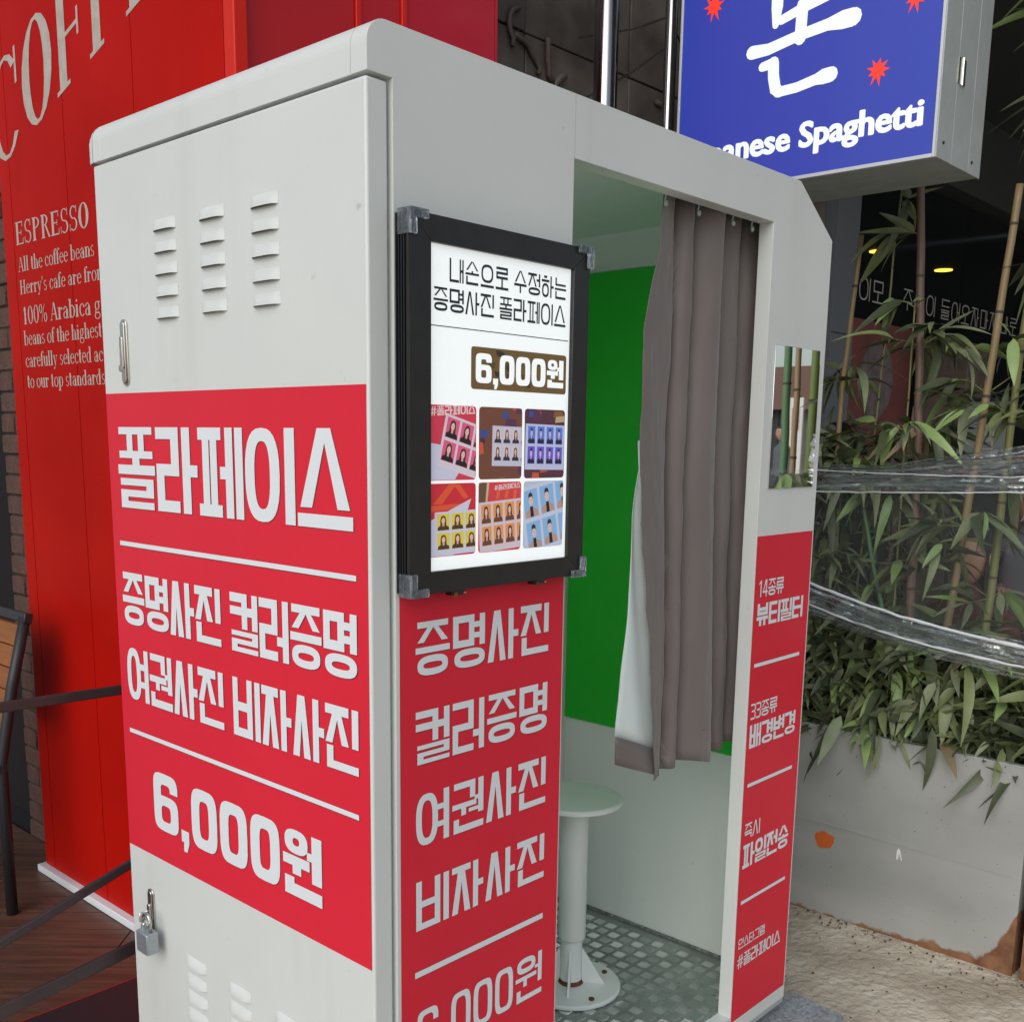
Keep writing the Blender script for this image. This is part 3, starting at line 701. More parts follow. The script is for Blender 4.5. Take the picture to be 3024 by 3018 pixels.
def rrect(x0, y0, x1, y1, r=.006, n=4):
    p = []
    for cx, cy, a0 in ((x1 - r, y1 - r, 0), (x0 + r, y1 - r, 90), (x0 + r, y0 + r, 180), (x1 - r, y0 + r, 270)):
        for k in range(n + 1): a = R_(a0 + 90 * k / n); p.append((cx + r * math.cos(a), cy + r * math.sin(a)))
    return p
def poster():
    b = flatmb(); b.face([PP.at(*p, .0002) for p in ((IX0, IZ0), (IX1, IZ0), (IX1, IZ1), (IX0, IZ1))], poster_white); b.build('poster_sheet', lb)
    b = flatmb()
    hangul(b, PP, '내손으로 수정하는', .131, .394, 1.722, 1.755, .115, .115, poster_ink, gap=.13, lay=.0006)
    hangul(b, PP, '증명사진 폴라페이스', .099, .394, 1.6795, 1.7125, .12, .115, poster_ink, gap=.11, lay=.0006)
    bar2(b, PP, IX0, .402, 1.6585, .0014, poster_ink, d=.0006)
    b.build('lettering', lb)
    b = flatmb()
    bx = (.1765, 1.5725, .3985, 1.635)
    b.face([PP.at(*p, .0004) for p in rrect(*bx, .005)], pc(118, 92, 52))
    for px_ in range(16):
        u = random.uniform(bx[0], bx[2] - .02); w = random.uniform(1.575, 1.625)
        q = clip([(u, w), (u + random.uniform(.008, .025), w + random.uniform(-.003, .003)), (u + random.uniform(.008, .02), w + random.uniform(.004, .012)), (u - .002, w + .008)], bx[0] + .002, bx[1] + .002, bx[2] - .002, bx[3] - .002)
        if q: b.face([PP.at(*p, .0005 + px_ * 1e-5) for p in q], pc(62, 50, 40) if px_ % 2 else pc(96, 74, 44))
    hangul(b, PP, '6,000원', .186, .393, 1.582, 1.626, .27, .20, poster_white, gap=.08, lay=.0009, widths={'0': .82, '6': .84, ',': .27, '원': 1.05})
    b.build('price_badge', lb)
    cols = [(.0885, .1885), (.1945, .2925), (.2985, .398)]; rows = [(1.437, 1.547), (1.3235, 1.4325)]
    specs = [
        # bg, blobs, sheet corner rect (relative), tilt, nx, ny, tile colour(s), hair, clothes, style
        dict(bg=(222, 62, 86), sheet=(.26, .08, 1.25, .80), tilt=-14, nx=3, ny=2, tile=[(236, 96, 140)], hair=(70, 45, 40), cloth=(38, 30, 34), sheetc=(225, 215, 225), extra='title', under=True),
        dict(bg=(122, 74, 58), sheet=(.30, .18, 1.2, .74), tilt=-1, nx=4, ny=2, tile=[(222, 208, 214)], hair=(92, 52, 40), cloth=(60, 48, 66), sheetc=(205, 205, 226), extra='blocks'),
        dict(bg=(92, 52, 66), sheet=(.02, .12, 1.25, .78), tilt=-1, nx=5, ny=2, tile=[(92, 132, 232), (110, 96, 224)], hair=(46, 40, 52), cloth=(40, 40, 70), sheetc=(200, 205, 238), extra='blocks'),
        dict(bg=(214, 44, 60), sheet=(.14, .02, 1.10, .62), tilt=1, nx=3, ny=2, tile=[(232, 214, 70)], hair=(110, 60, 50), cloth=(84, 58, 40), sheetc=(214, 214, 236), extra='stroke', under=True),
        dict(bg=(222, 66, 72), sheet=(.02, .02, 1.2, .74), tilt=3, nx=4, ny=2, tile=[(242, 158, 84)], hair=(60, 42, 52), cloth=(110, 72, 60), sheetc=(220, 208, 220), extra='title2'),
        dict(bg=(196, 205, 228), sheet=(.0, -.1, 1.3, 1.0), tilt=10, nx=3, ny=2, tile=[(142, 190, 236)], hair=(62, 46, 46), cloth=(196, 158, 142), sheetc=(206, 214, 236), extra=None, male=True)]
    k = 0
    for ri, (z0, z1) in enumerate(rows):
        for ci, (x0, x1) in enumerate(cols):
            s = specs[k]; k += 1; w, h = x1 - x0, z1 - z0; b = flatmb(); lay = [0]
            def put(poly, colr, raw=False):
                q = clip(poly, x0 + .0008, z0 + .0008, x1 - .0008, z1 - .0008) if not raw else poly
                if q: lay[0] += 1; b.face([PP.at(*p, .0004 + lay[0] * 3e-6) for p in q], pc(*colr))
            put(rrect(x0, z0, x1, z1, .006), s['bg'], True)
            rel = lambda a, c: (x0 + a * w, z0 + c * h)
            if s['extra'] == 'blocks':
                for _ in range(16):
                    a, c = random.uniform(-.05, 1), random.uniform(-.1, 1.0); e1, e2 = random.uniform(.1, .3), random.uniform(.08, .22)
                    put([rel(a, c), rel(a + e1, c + .02), rel(a + e1 - .03, c + e2), rel(a + .02, c + e2)], random.choice([(176, 92, 60), (214, 90, 62), (98, 52, 88), (198, 176, 128), (140, 98, 52), (60, 84, 150), (96, 40, 60)]))
            if s['extra'] == 'stroke':
                put([rel(.1, .72), rel(.45, 1.0), rel(.6, 1.0), rel(.28, .72)], (232, 92, 52)); put([rel(.5, 1.0), rel(.66, .98), rel(.85, .8), rel(.75, .78)], (232, 92, 52)); put([rel(.05, .62), rel(.75, .66), rel(.75, .72), rel(.05, .7)], (232, 92, 52))
            if s['extra'] == 'title2':
                put([rel(-.1, .7), rel(.16, .7), rel(.2, 1.1), rel(-.1, 1.1)], (110, 84, 62)); put([rel(.16, .7), rel(.2, .7), rel(.26, 1.1), rel(.2, 1.1)], (210, 190, 150))
                for q in (.4, .6, .8): put([rel(q, .76), rel(q + .07, .76), rel(q + .1, .88), rel(q + .03, .88)], (238, 102, 60))
            if s.get('under'): put([rel(.0, .0), rel(.5, -.05), rel(.9, .78 if k == 4 else .4), rel(.04, .5)], (214, 214, 236))
            # tilted sheet
            a0, c0, a1, c1 = s['sheet']; cx, cy = x0 + (a0 + a1) / 2 * w, z0 + (c0 + c1) / 2 * h; hw, hh = (a1 - a0) / 2 * w, (c1 - c0) / 2 * h; th_ = R_(s['tilt'])
            X = lambda u, v: (cx + (u * hw) * math.cos(th_) - (v * hh) * math.sin(th_), cy + (u * hw) * math.sin(th_) + (v * hh) * math.cos(th_))
            put([X(-1, -1), X(1, -1), X(1, 1), X(-1, 1)], s['sheetc'])
            for iy in range(s['ny']):
                for ix in range(s['nx']):
                    u0 = -1 + .10 + ix * 1.86 / s['nx']; u1 = u0 + 1.86 / s['nx'] - .09; v1 = 1 - .10 - iy * (1.76 / s['ny']); v0 = v1 - 1.76 / s['ny'] + .12
                    tc_ = s['tile'][iy % len(s['tile'])]; put([X(u0, v0), X(u1, v0), X(u1, v1), X(u0, v1)], tc_)
                    Y = lambda a, c: X(u0 + (u1 - u0) * a, v0 + (v1 - v0) * c)
                    cm = lambda a: min(.98, max(.02, a))
                    ell = lambda ca, cc, ra, rc, n=12: [Y(cm(ca + ra * math.cos(2 * math.pi * t / n)), cm(cc + rc * math.sin(2 * math.pi * t / n))) for t in range(n)]
                    male = s.get('male') or k == 3
                    if not male: put([Y(.24, .10), Y(.76, .10), Y(.74, .62), Y(.68, .84), Y(.5, .92), Y(.32, .84), Y(.26, .62)], s['hair'])
                    put([Y(.02, .02), Y(.98, .02), Y(.94, .22), Y(.66, .34), Y(.34, .34), Y(.06, .22)], s['cloth'])
                    put([Y(.41, .26), Y(.59, .26), Y(.57, .5), Y(.43, .5)], (214, 170, 158))
                    if s.get('male'): put([Y(.38, .02), Y(.62, .02), Y(.60, .40), Y(.40, .40)], (44, 34, 40))
                    put(ell(.5, .60, .145, .20), (236, 200, 190))
                    if male: put([Y(.34, .62), Y(.36, .84), Y(.5, .92), Y(.64, .84), Y(.66, .62), Y(.61, .74), Y(.39, .74)], s['hair'])
                    else: put([Y(.35, .66), Y(.36, .80), Y(.5, .88), Y(.64, .80), Y(.65, .66), Y(.52, .82)], s['hair'])
                    for ex in (.44, .56): put(ell(ex, .62, .022, .014, 6), (60, 40, 40))
                    put(ell(.5, .49, .035, .015, 6), (190, 84, 84))
            if s['extra'] in ('title', 'title2'):
                zt = (z1 - .0165, z1 - .003) if s['extra'] == 'title' else (z1 - .013, z1 - .005)
                xa = x0 + (.004 if s['extra'] == 'title' else .035)
                hangul(b, PP, '#폴라페이스', xa, x1 - .003, *zt, .16, .14, pc(236, 226, 228), lay=.0011, slant=.06)
            b.build('sample_photo', lb)
poster()
def corner(sx, sz):
    def f(b):
        cx = LX0 if sx < 0 else LX1; cz = LZ0 if sz < 0 else LZ1; a = .032; w = .0095; t = .0030
        ix, iz = -sx, -sz
        def bx(xa, xb, za, zb): b.box(min(xa, xb), max(xa, xb), FY - .006, -.012, min(za, zb), max(za, zb), clear_pl)
        pts = [(cx + sx * t, cz + sz * t), (cx + ix * a, cz + sz * t), (cx + ix * a, cz + iz * w), (cx + ix * w, cz + iz * w), (cx + ix * w, cz + iz * a), (cx + sx * t, cz + iz * a)]
        b.prism(pts, 1, FY - .007, FY - .0004, clear_pl)
        b.prism([(cx + sx * t, cz + sz * t), (cx + sx * .0006, cz + sz * t), (cx + sx * .0006, cz + iz * a), (cx + sx * t, cz + iz * a)], 1, FY - .0003, -.008, clear_pl)
        b.prism([(cx - sx * .0, cz + sz * t), (cx + ix * a, cz + sz * t), (cx + ix * a, cz + sz * .0006), (cx - sx * .0, cz + sz * .0006)], 1, FY - .0003, -.008, clear_pl)
    return f
for sx in (-1, 1):
    for sz in (-1, 1): one('corner_protector', lb, corner(sx, sz), bevel=.002, seg=2)
for x in (.150, .340):
    one('spring_latch', lb, lambda b: (b.box(x - .013, x + .013, -.026, -.010, LZ0 - .008, LZ0 + .001, black_frame), b.box(x + .010, x + .022, -.022, -.016, LZ0 - .0075, LZ0 - .004, chrome), b.box(x - .010, x - .002, -.028, -.0262, LZ0 - .010, LZ0 - .002, rustm)), bevel=.001, seg=1)

# ---- curtain
hookm = mat('hook_plastic', (.32, .42, .40), .4)
cur = thing('curtain', 'taupe pleated curtain with white lining half drawn across the booth doorway', 'curtain', (.9, .07, .8))
def lerpk(K, v):
    if v <= K[0][0]: return K[0][1]
    for (a, u), (c, w) in zip(K, K[1:]):
        if v <= c: t = (v - a) / (c - a); t = t * t * (3 - 2 * t); return u + (w - u) * t
    return K[-1][1]
LEDGE = [(.79, .822), (.886, .797), (1.075, .772), (1.195, .750), (1.305, .729), (1.51, .706), (1.71, .708), (1.896, .746), (1.98, .752)]
# fold boundaries (x at top, middle, bottom) and how far forward each fold stands
FB = [((.835, .845, .872), .046, .085), ((.888, .893, .905), .052, .100), ((1.01, 1.022, 1.075), .040, .135), ((1.10, 1.105, 1.135), .064, .135), ((1.19, 1.19, 1.19), .060, .120), ((1.24, 1.24, 1.24), .064, .10)]
def curtain_sheet():
    b = MB(); NX, NZ = 300, 48; z1 = 1.976; zb0 = .795
    def bx_(k, z): t, m_, l = FB[k][0]; return lerpk([(.79, l), (1.5, m_), (1.98, t)], z) + .004 * math.sin(z * 7 + k * 2)
    def yprof(x, z):
        prev = .62
        for k in range(len(FB)):
            nx = bx_(k, z)
            if x <= nx or k == len(FB) - 1:
                u = max(0, min(1, (x - prev) / (nx - prev))); yf, yd = FB[k][1], FB[k][2]
                if k == 0: u = max(u, .5)
                return yd + (yf - yd) * (math.sin(math.pi * u) ** .5 if 0 < u < 1 else 0)
            prev = nx
        return .1
    def P(i, j):
        zf = j / NZ; z = z1 + (zb0 - z1) * zf; xl = lerpk(LEDGE, z); x = xl + (1.235 - xl) * i / NX
        y = yprof(x, z) * (.96 + .10 * zf) + .006 * noise.noise(Vector((x * 16, z * 5, 1))) + .0025 * noise.noise(Vector((x * 60, z * 22, 7)))
        if i == 0: x += .030; y += .018
        e = (x - xl)
        if e < .05: y += .0016 * max(0, math.sin(z * 34) - .8) * 10 * (1 - e / .05)
        zz_ = z + (.012 * math.sin(x * 22) + (.010 if x > 1.07 else 0)) * zf ** 8
        return (x, y, zz_)
    rows = [[P(i, j) for i in range(NX + 1)] for j in range(NZ + 1)]
    b.grid(rows, curtain_m)
    o = b.build('cloth', cur, smooth=True); sm = o.modifiers.new('solid', 'SOLIDIFY'); sm.thickness = .0012; sm.offset = 1
    b = MB(); hem = []
    jf = NZ * (1 - .058 / (z1 - zb0)); j0 = int(jf)
    for dz in (0, .0013): hem.append([(p[0], p[1] - .0012, p[2] + dz) for p in rows[j0][1:]])
    b.grid(hem, dark_seam); b.build('hem_stitching', cur, smooth=True)
    # free edge folded outwards behind the first fold: pale lining above, brown hem band below
    FL = [(.78, .686), (.90, .684), (1.008, .692), (1.171, .706), (1.34, .712), (1.50, .745)]
    def flap(t, z):
        k = (1.50 - z) / .70
        xl = lerpk(FL, z) + .022; xr = lerpk(LEDGE, z) + .045
        x = xl + (xr - xl) * t; y = .078 - .012 * math.sin(t * math.pi * .6) * max(0, k) + .004 * math.sin(t * 7 + z * 9)
        dz = -.055 * t if z < .92 else -.055 * t * max(0, (1.1 - z) / .18) if z < 1.1 else 0
        return (x, y, z + dz)
    L_ = [[flap(t / 10, 1.50 + (.905 - 1.50) * j / 24) for t in range(11)] for j in range(25)]
    H_ = [[flap(t / 10, .905 + (.845 - .905) * j / 3) for t in range(11)] for j in range(4)]
    b = MB(); b.grid(L_, lining_m); o = b.build('lining', cur, smooth=True); sm = o.modifiers.new('solid', 'SOLIDIFY'); sm.thickness = .001
    b = MB(); b.grid([[(p[0] - .001, p[1] - .0022, p[2]) for p in r] for r in H_], curtain_m); o = b.build('hem_band', cur, smooth=True); sm = o.modifiers.new('solid', 'SOLIDIFY'); sm.thickness = .0016
curtain_sheet()
one('curtain_rod', cur, lambda b: b.tube([(.421, .062, 1.978), (1.333, .062, 1.978)], .007, steel, 12), smooth=True)
for x in (.746, .858, .985, 1.060):
    def hook(b, x=x):
        pts = [(x, .062 + .011 * math.cos(a), 1.978 + .011 * math.sin(a)) for a in [k * math.pi / 6 for k in range(0, 12)]]
        b.tube(pts + [pts[0]], .0016, steel, 6); b.tube([(x, .045, 1.972), (x, .033, 1.950), (x, .036, 1.938)], .0018, hookm, 6); b.tube([(x, .0335, 1.936), (x, .0305, 1.936)], .0055, hookm, 12)
    one('curtain_hook', cur, hook, smooth=True)

# ---- stool
SX, SY = .944, .372
stool = thing('stool', 'round white metal stool on a pedestal bolted to the booth floor', 'stool', (SX, SY, ZF))
one('seat', stool, lambda b: b.lathe((SX, SY, .634), [(0, 0), (.110, 0), (.116, .003), (.116, .010), (.111, .0135), (0, .0135)], stoolm, 48), smooth=False, bevel=0)
for p in stool.children[0].data.polygons: p.use_smooth = False
one('column', stool, lambda b: b.lathe((SX, SY, 0), [(.0345, .633), (.0345, .285), (.033, .281), (.027, .281)], stoolm, 32), smooth=True)
one('inner_tube', stool, lambda b: b.lathe((SX, SY, 0), [(.027, .284), (.027, .162)], stoolm, 32), smooth=True)
def gus(b):
    for k in range(4):
        a = R_(35 + 90 * k); c, s = math.cos(a), math.sin(a); n = (-s * .0025, c * .0025)
        P = [(.0275, .1625), (.085, .1625), (.0275, .255)]
        f1 = [(SX + r * c + n[0], SY + r * s + n[1], z) for r, z in P]; f2 = [(SX + r * c - n[0], SY + r * s - n[1], z) for r, z in P]
        b.face(f1, stoolm); b.face(f2[::-1], stoolm)
        for i in range(3): j = (i + 1) % 3; b.face([f1[i], f2[i], f2[j], f1[j]], stoolm)
one('gusset', stool, gus)
one('base_plate', stool, lambda b: b.lathe((SX, SY, ZF), [(0, .0005), (.123, .0005), (.125, .003), (.125, .009), (.122, .012), (0, .012)], stoolm, 48))
for a in (-20, 70, 160, 250):
    one('bolt', stool, lambda b: b.tube([(SX + .100 * math.cos(R_(a)), SY + .100 * math.sin(R_(a)), ZF + .012), (SX + .100 * math.cos(R_(a)), SY + .100 * math.sin(R_(a)), ZF + .016)], .0075, rustm, 6))
one('weld_rust', stool, lambda b: b.lathe((SX, SY, ZF), [(.0272, .022), (.032, .0124), (.0272, .0124)], rustm, 24))

# ---- granite slab
SLABP = [(1.10, .10), (1.12, -.19), (1.37, -.20), (1.462, -.11), (1.481, .036), (1.40, .075), (1.34, .12)]
slab = one('granite_slab', None, lambda b: b.prism(SLABP, 2, -.012, .050, granite), bevel=.004)
tag(slab, 'grey granite slab on the ground under the right foot of the booth', 'stone slab')

# ================================================================ RED FACADE (left)
rw = thing('red_facade', 'glossy red panelled shop corner with COFFEE and ESPRESSO lettering', 'wall', (.4, 1.5, .1))
RX = .4; ZTOPW = 3.6
seams = [2.128, 2.060, 1.713, 1.345, .9520, .905]
one('backing', rw, lambda b: (b.box(RX + .012, RX + .30, .94, 2.125, .125, ZTOPW, MATS['dark_seam']), b.box(RX + .3, 1.214, .944, 1.29, .0, ZTOPW, MATS['dark_seam'])))
for k in range(len(seams) - 1):
    y1, y0 = seams[k], seams[k + 1]
    if k == 4: one('corner_trim', rw, lambda b: b.box(RX - .004, RX + .03, y0, y1 - .006, .125, ZTOPW, red_trim_m), bevel=.003)
    else: one('panel', rw, lambda b: b.box(RX, RX + .010, y0 + .0018, y1 - .0018, .125, ZTOPW, red_wall_m), bevel=.0015)
xs = [.432, .742, .760, .884, .903, 1.216]
for k in range(5):
    if k in (1, 3): one('trim_strip', rw, lambda b: b.box(xs[k] + .001, xs[k + 1] - .001, .924, .934, .0, ZTOPW, red_trim_m), bevel=.002)
    else: one('side_panel', rw, lambda b: b.box(xs[k] + .001, xs[k + 1] - .001, .930, .943, .0, ZTOPW, red_side_m), bevel=.001)
one('edge_return', rw, lambda b: b.box(1.2162, 1.226, .930, 1.29, 0, ZTOPW, red_side_m))
one('base_strip', rw, lambda b: b.box(RX - .022, RX + .012, .91, 2.145, .1005, .124, letter_white), bevel=.003)
WP = Plane((RX, 0, 0), (0, -1, 0), (0, 0, 1), (-1, 0, 0))
# serif glyphs: verticals thick, arcs with thick sides
def glyph(ch, W_=.085):
    o = []
    xh, cap, asc, S_ = .47, .70, .72, .03
    def V(x, y0, y1, w=None, t=True, bt=True, top='both'):
        w = w or W_
        o.append([(x - w / 2, y0), (x + w / 2, y0), (x + w / 2, y1), (x - w / 2, y1)])
        if bt: o.append([(x - w / 2 - .05, y0), (x + w / 2 + .05, y0), (x + w / 2 + .05, y0 + S_), (x - w / 2 - .05, y0 + S_)])
        if t: o.append([(x - w / 2 - .05, y1 - S_), (x + w / 2 + (.05 if top == 'both' else 0), y1 - S_), (x + w / 2 + (.05 if top == 'both' else 0), y1), (x - w / 2 - .05, y1)])
    def Hh(x0, x1, y, t=S_): o.append([(x0, y - t / 2), (x1, y - t / 2), (x1, y + t / 2), (x0, y + t / 2)])
    def A(cx, cy, rx, ry, a0=0, a1=360, W=W_, s=S_, n=None):
        n = n or max(4, int(abs(a1 - a0) / 20)); q = []
        def P(t, inner):
            a = R_(a0 + (a1 - a0) * t); return (cx + (rx - (W if inner else 0)) * math.cos(a), cy + (ry - (s if inner else 0)) * math.sin(a))
        for k in range(n): q.append([P(k / n, 0), P((k + 1) / n, 0), P((k + 1) / n, 1), P(k / n, 1)])
        o.append(('R', q))
    def Dg(x0, y0, x1, y1, w): o.append([(x0 - w / 2, y0), (x0 + w / 2, y0), (x1 + w / 2, y1), (x1 - w / 2, y1)])
    adv = .5
    if ch == 'E': V(.14, 0, cap); Hh(.14, .48, cap - .02, .04); Hh(.14, .40, .36); Hh(.14, .50, .02, .04); Dg(.48, cap - .17, .48, cap, .03); Dg(.50, 0, .51, .18, .03); Dg(.40, .28, .40, .44, .025); adv = .58
    elif ch == 'F': V(.14, 0, cap); Hh(.14, .50, cap - .02, .04); Hh(.14, .40, .34); Dg(.50, cap - .20, .50, cap, .035); Dg(.41, .25, .41, .43, .03); adv = .56
    elif ch == 'S': A(.25, .52, .19, .19, 40, 270, .07); A(.25, .18, .21, .19, -140, 90, .08); Dg(.42, .50, .42, .70, .03); Dg(.05, 0, .05, .20, .03); adv = .52
    elif ch == 'P': V(.14, 0, cap); A(.20, .53, .27, .17, -90, 90, .09); Hh(.14, .2, .685); Hh(.14, .2, .375); adv = .55
    elif ch == 'R': V(.14, 0, cap); A(.20, .53, .25, .17, -90, 90, .09); Hh(.14, .2, .685); Hh(.14, .2, .375); Dg(.52, 0, .30, .38, .09); adv = .6
    elif ch == 'O': A(.30, .35, .28, .37, 0, 360, W_ * 1.15); adv = .62
    elif ch == 'C': A(.31, .35, .29, .37, 42, 318, .10); Dg(.53, .44, .53, .70, .035); adv = .62
    elif ch == 'A': Dg(.08, 0, .28, cap, .035); Dg(.50, 0, .30, cap, .10); Hh(.14, .42, .24); Hh(0, .17, .015); Hh(.40, .60, .015); adv = .60
    elif ch == 'H': V(.13, 0, cap); V(.48, 0, cap); Hh(.13, .48, .36); adv = .64
    elif ch == 'l': V(.12, 0, asc, top='l'); adv = .27
    elif ch == 'i': V(.12, 0, xh, top='l'); A(.12, .62, .05, .05, 0, 360, .05, .05, 8); adv = .27
    elif ch == 't': V(.14, .06, .62, t=False, bt=False); Hh(.02, .28, xh - .015); A(.20, .08, .10, .08, 180, 320, .07); adv = .31
    elif ch == 'h': V(.12, 0, asc, top='l'); A(.25, .30, .17, .17, 0, 150, .08); V(.38, 0, .32, t=False); adv = .5
    elif ch == 'n': V(.12, 0, xh, top='l'); A(.25, .30, .17, .17, 0, 150, .08); V(.38, 0, .32, t=False); adv = .5
    elif ch == 'm': V(.12, 0, xh, top='l'); A(.24, .30, .15, .17, 0, 150, .08); V(.35, 0, .32, t=False); A(.47, .30, .15, .17, 0, 150, .08); V(.58, 0, .32, t=False); adv = .7
    elif ch == 'r': V(.12, 0, xh, top='l'); A(.27, .33, .12, .13, 60, 160, .07); A(.32, .40, .05, .05, 0, 360, .05, .05, 8); adv = .38
    elif ch == 'u': V(.12, .14, xh, bt=False, top='l'); A(.25, .16, .17, .17, 190, 350, .08); V(.38, 0, xh, top='l'); adv = .5
    elif ch == 'e': A(.23, .235, .20, .245, 5, 320, .08); Hh(.08, .42, .27); adv = .43
    elif ch == 'o': A(.24, .235, .215, .245, 0, 360, .085); adv = .47
    elif ch == 'c': A(.23, .235, .20, .245, 45, 320, .085); A(.36, .37, .045, .045, 0, 360, .045, .045, 8); adv = .41
    elif ch == 'a': A(.20, .32, .15, .16, 20, 170, .07); V(.32, 0, .36, t=False); A(.19, .14, .15, .14, 30, 330, .075); adv = .45
    elif ch == 'b': V(.12, 0, asc, bt=False, top='l'); A(.25, .235, .21, .245, -140, 140, .085); adv = .49
    elif ch == 'd': V(.36, 0, asc, top='l'); A(.24, .235, .21, .245, 40, 320, .085); adv = .5
    elif ch == 'p': V(.12, -.2, xh, top='l'); A(.25, .235, .21, .245, -140, 140, .085); adv = .49
    elif ch == 'g': A(.21, .31, .16, .17, 0, 360, .075); A(.22, -.06, .20, .13, 0, 360, .05); Dg(.08, .03, .12, .18, .05); Hh(.30, .42, .44, .05); Hh(.1, .34, .055, .05); adv = .45
    elif ch == 'f': V(.13, 0, .60, t=False); Hh(.02, .26, xh - .015); A(.25, .58, .16, .14, 60, 180, .08); A(.30, .66, .05, .05, 0, 360, .05, .05, 8); adv = .29
    elif ch == 's': A(.18, .35, .13, .13, 30, 270, .06); A(.18, .12, .15, .13, -150, 90, .065); adv = .36
    elif ch == 'y': Dg(.22, .02, .10, xh, .085); Dg(.15, -.16, .37, xh, .03); Hh(.0, .2, xh - .015); Hh(.30, .44, xh - .015); A(.10, -.14, .05, .05, 0, 360, .05, .05, 8); adv = .45
    elif ch == "'": Dg(.06, .52, .07, .70, .05); adv = .16
    elif ch == '1': V(.22, 0, cap, t=False); Dg(.12, .56, .20, .68, .05); adv = .42
    elif ch == '0': A(.24, .35, .21, .37, 0, 360, .095); adv = .48
    elif ch == '%': A(.15, .53, .13, .18, 0, 360, .06); A(.50, .17, .13, .18, 0, 360, .06); Dg(.18, 0, .46, .70, .03); adv = .66
    else: adv = .22
    return o, adv
def serif(mb, pl, text, u0, u1, v0, size, m_, lay=.0008, rise=0.0, W_=.125):
    gl = [glyph(c, W_) for c in text]; tot = sum(a for _, a in gl); k = (u1 - u0) / tot; x = 0
    for g, a in gl:
        for i, p in enumerate(g):
            for q in (p[1] if p[0] == 'R' else [p]):
                mb.face([pl.at(u0 + (x + c) * k, v0 + rise * (x + c) * k + d * size, lay + (i % 14) * 3e-5) for c, d in q], m_)
        x += a
def wall_text():
    b = flatmb()
    serif(b, WP, 'ESPRESSO', -2.046, -1.595, 2.027, .088, beige_letter)
    serif(b, WP, 'All the coffee beans', -2.040, -1.578, 1.953, .056, beige_letter)
    serif(b, WP, "Herry's cafe are from", -2.038, -1.528, 1.891, .055, beige_letter)
    serif(b, WP, '100% Arabica g', -2.033, -1.560, 1.807, .068, beige_letter)
    serif(b, WP, 'beans of the highest', -2.034, -1.560, 1.748, .057, beige_letter)
    serif(b, WP, 'carefully selected ac', -2.033, -1.560, 1.686, .057, beige_letter)
    serif(b, WP, 'to our top standards', -2.030, -1.555, 1.627, .056, beige_letter)
    b.build('lettering', rw)
    b = flatmb()
    serif(b, WP, 'COFFEE', -2.155, -.98, 2.240, .36, beige_letter, rise=.29, W_=.125)
    b.build('large_lettering', rw)
wall_text()

# brick column behind, dark doorway
bc = thing('brick_column', 'reddish brown brick column beside the left edge of the red facade', 'column', (.6, 2.4, .1))
one('mortar_core', bc, lambda b: b.box(.508, .80, 2.16, 2.474, .0, 3.6, mortar))
def bricks():
    b = MB(); b.box(0, .10, -.097, .097, 0, .060, brickm); o0 = b.build('brick', bc, bevel=.004, seg=1)
    first = True
    for r in range(52):
        z = .1 + r * .0665
        for q in range(2):
            y = 2.235 + q * .2 + (.1 if r % 2 else 0) - .05
            half = y > 2.42
            if half: y = 2.432
            o = o0 if first else o0.copy()
            if not first: COL.objects.link(o)
            first = False; o.location = (.500 + random.uniform(-.004, .004), y + random.uniform(-.003, .003), z); o.scale.y = random.uniform(.94, 1.0) * (.5 if half else 1)
bricks()
dw = thing('dark_doorway', 'dark unlit shop entrance behind the brick column at left edge', 'doorway', (.6, 3.0, .1))
one('door_leaf', dw, lambda b: b.box(.60, .65, 2.46, 3.6, .09, 3.6, mat('dark_door', (.018, .016, .016), .7, spec=.1)))
one('glass_edge', dw, lambda b: b.box(.585, .599, 2.50, 2.512, .5, 2.4, steel))
one('lintel_wall', dw, lambda b: b.box(.66, .9, 2.4, 6, .09, 3.6, mat('dark_plaster', (.04, .03, .028), .8)))

# chair on the deck
ch = thing('slatted_chair', 'dark metal terrace chair with orange wooden slats at the left edge', 'chair', (0, 2.1, .1))
CY0, CY1 = 1.885, 2.30
def post(yy):
    def f(b): b.tube([(.19, yy, .1), (.19, yy, .56), (.235, yy, .78), (.285, yy, .975)], .017, black_metal, 8)
    return f
one('rear_leg', ch, post(CY0), smooth=True); one('rear_leg', ch, post(CY1), smooth=True)
for yy in (CY0, CY1): one('front_leg', ch, lambda b: b.tube([(-.22, yy, .1), (-.22, yy, .56)], .015, black_metal, 8), smooth=True)
one('top_rail', ch, lambda b: b.obox((.287, (CY0 + CY1) / 2, .975), (.012, 0, -.003), (0, (CY1 - CY0) / 2 + .02, 0), (.003, 0, .014), black_metal), bevel=.003)
one('seat_frame', ch, lambda b: (b.box(-.23, .2, CY0 - .015, CY0 + .01, .535, .56, black_metal), b.box(-.23, .2, CY1 - .01, CY1 + .015, .535, .56, black_metal), b.box(-.24, -.21, CY0 + .0105, CY1 - .0105, .535, .56, black_metal)))
for k in range(5):
    z = .925 - k * .062; x = .285 - (.975 - z) * .24 - .005
    one('back_slat', ch, lambda b: b.obox((x, (CY0 + CY1) / 2, z), (.008, 0, 0), (0, (CY1 - CY0) / 2 - .012, 0), (.007, 0, .029), oak), bevel=.002)
for k in range(5):
    one('seat_slat', ch, lambda b: b.box(-.205 + k * .078, -.205 + k * .078 + .07, CY0 - .005, CY1 + .005, .5605, .575, oak), bevel=.002)

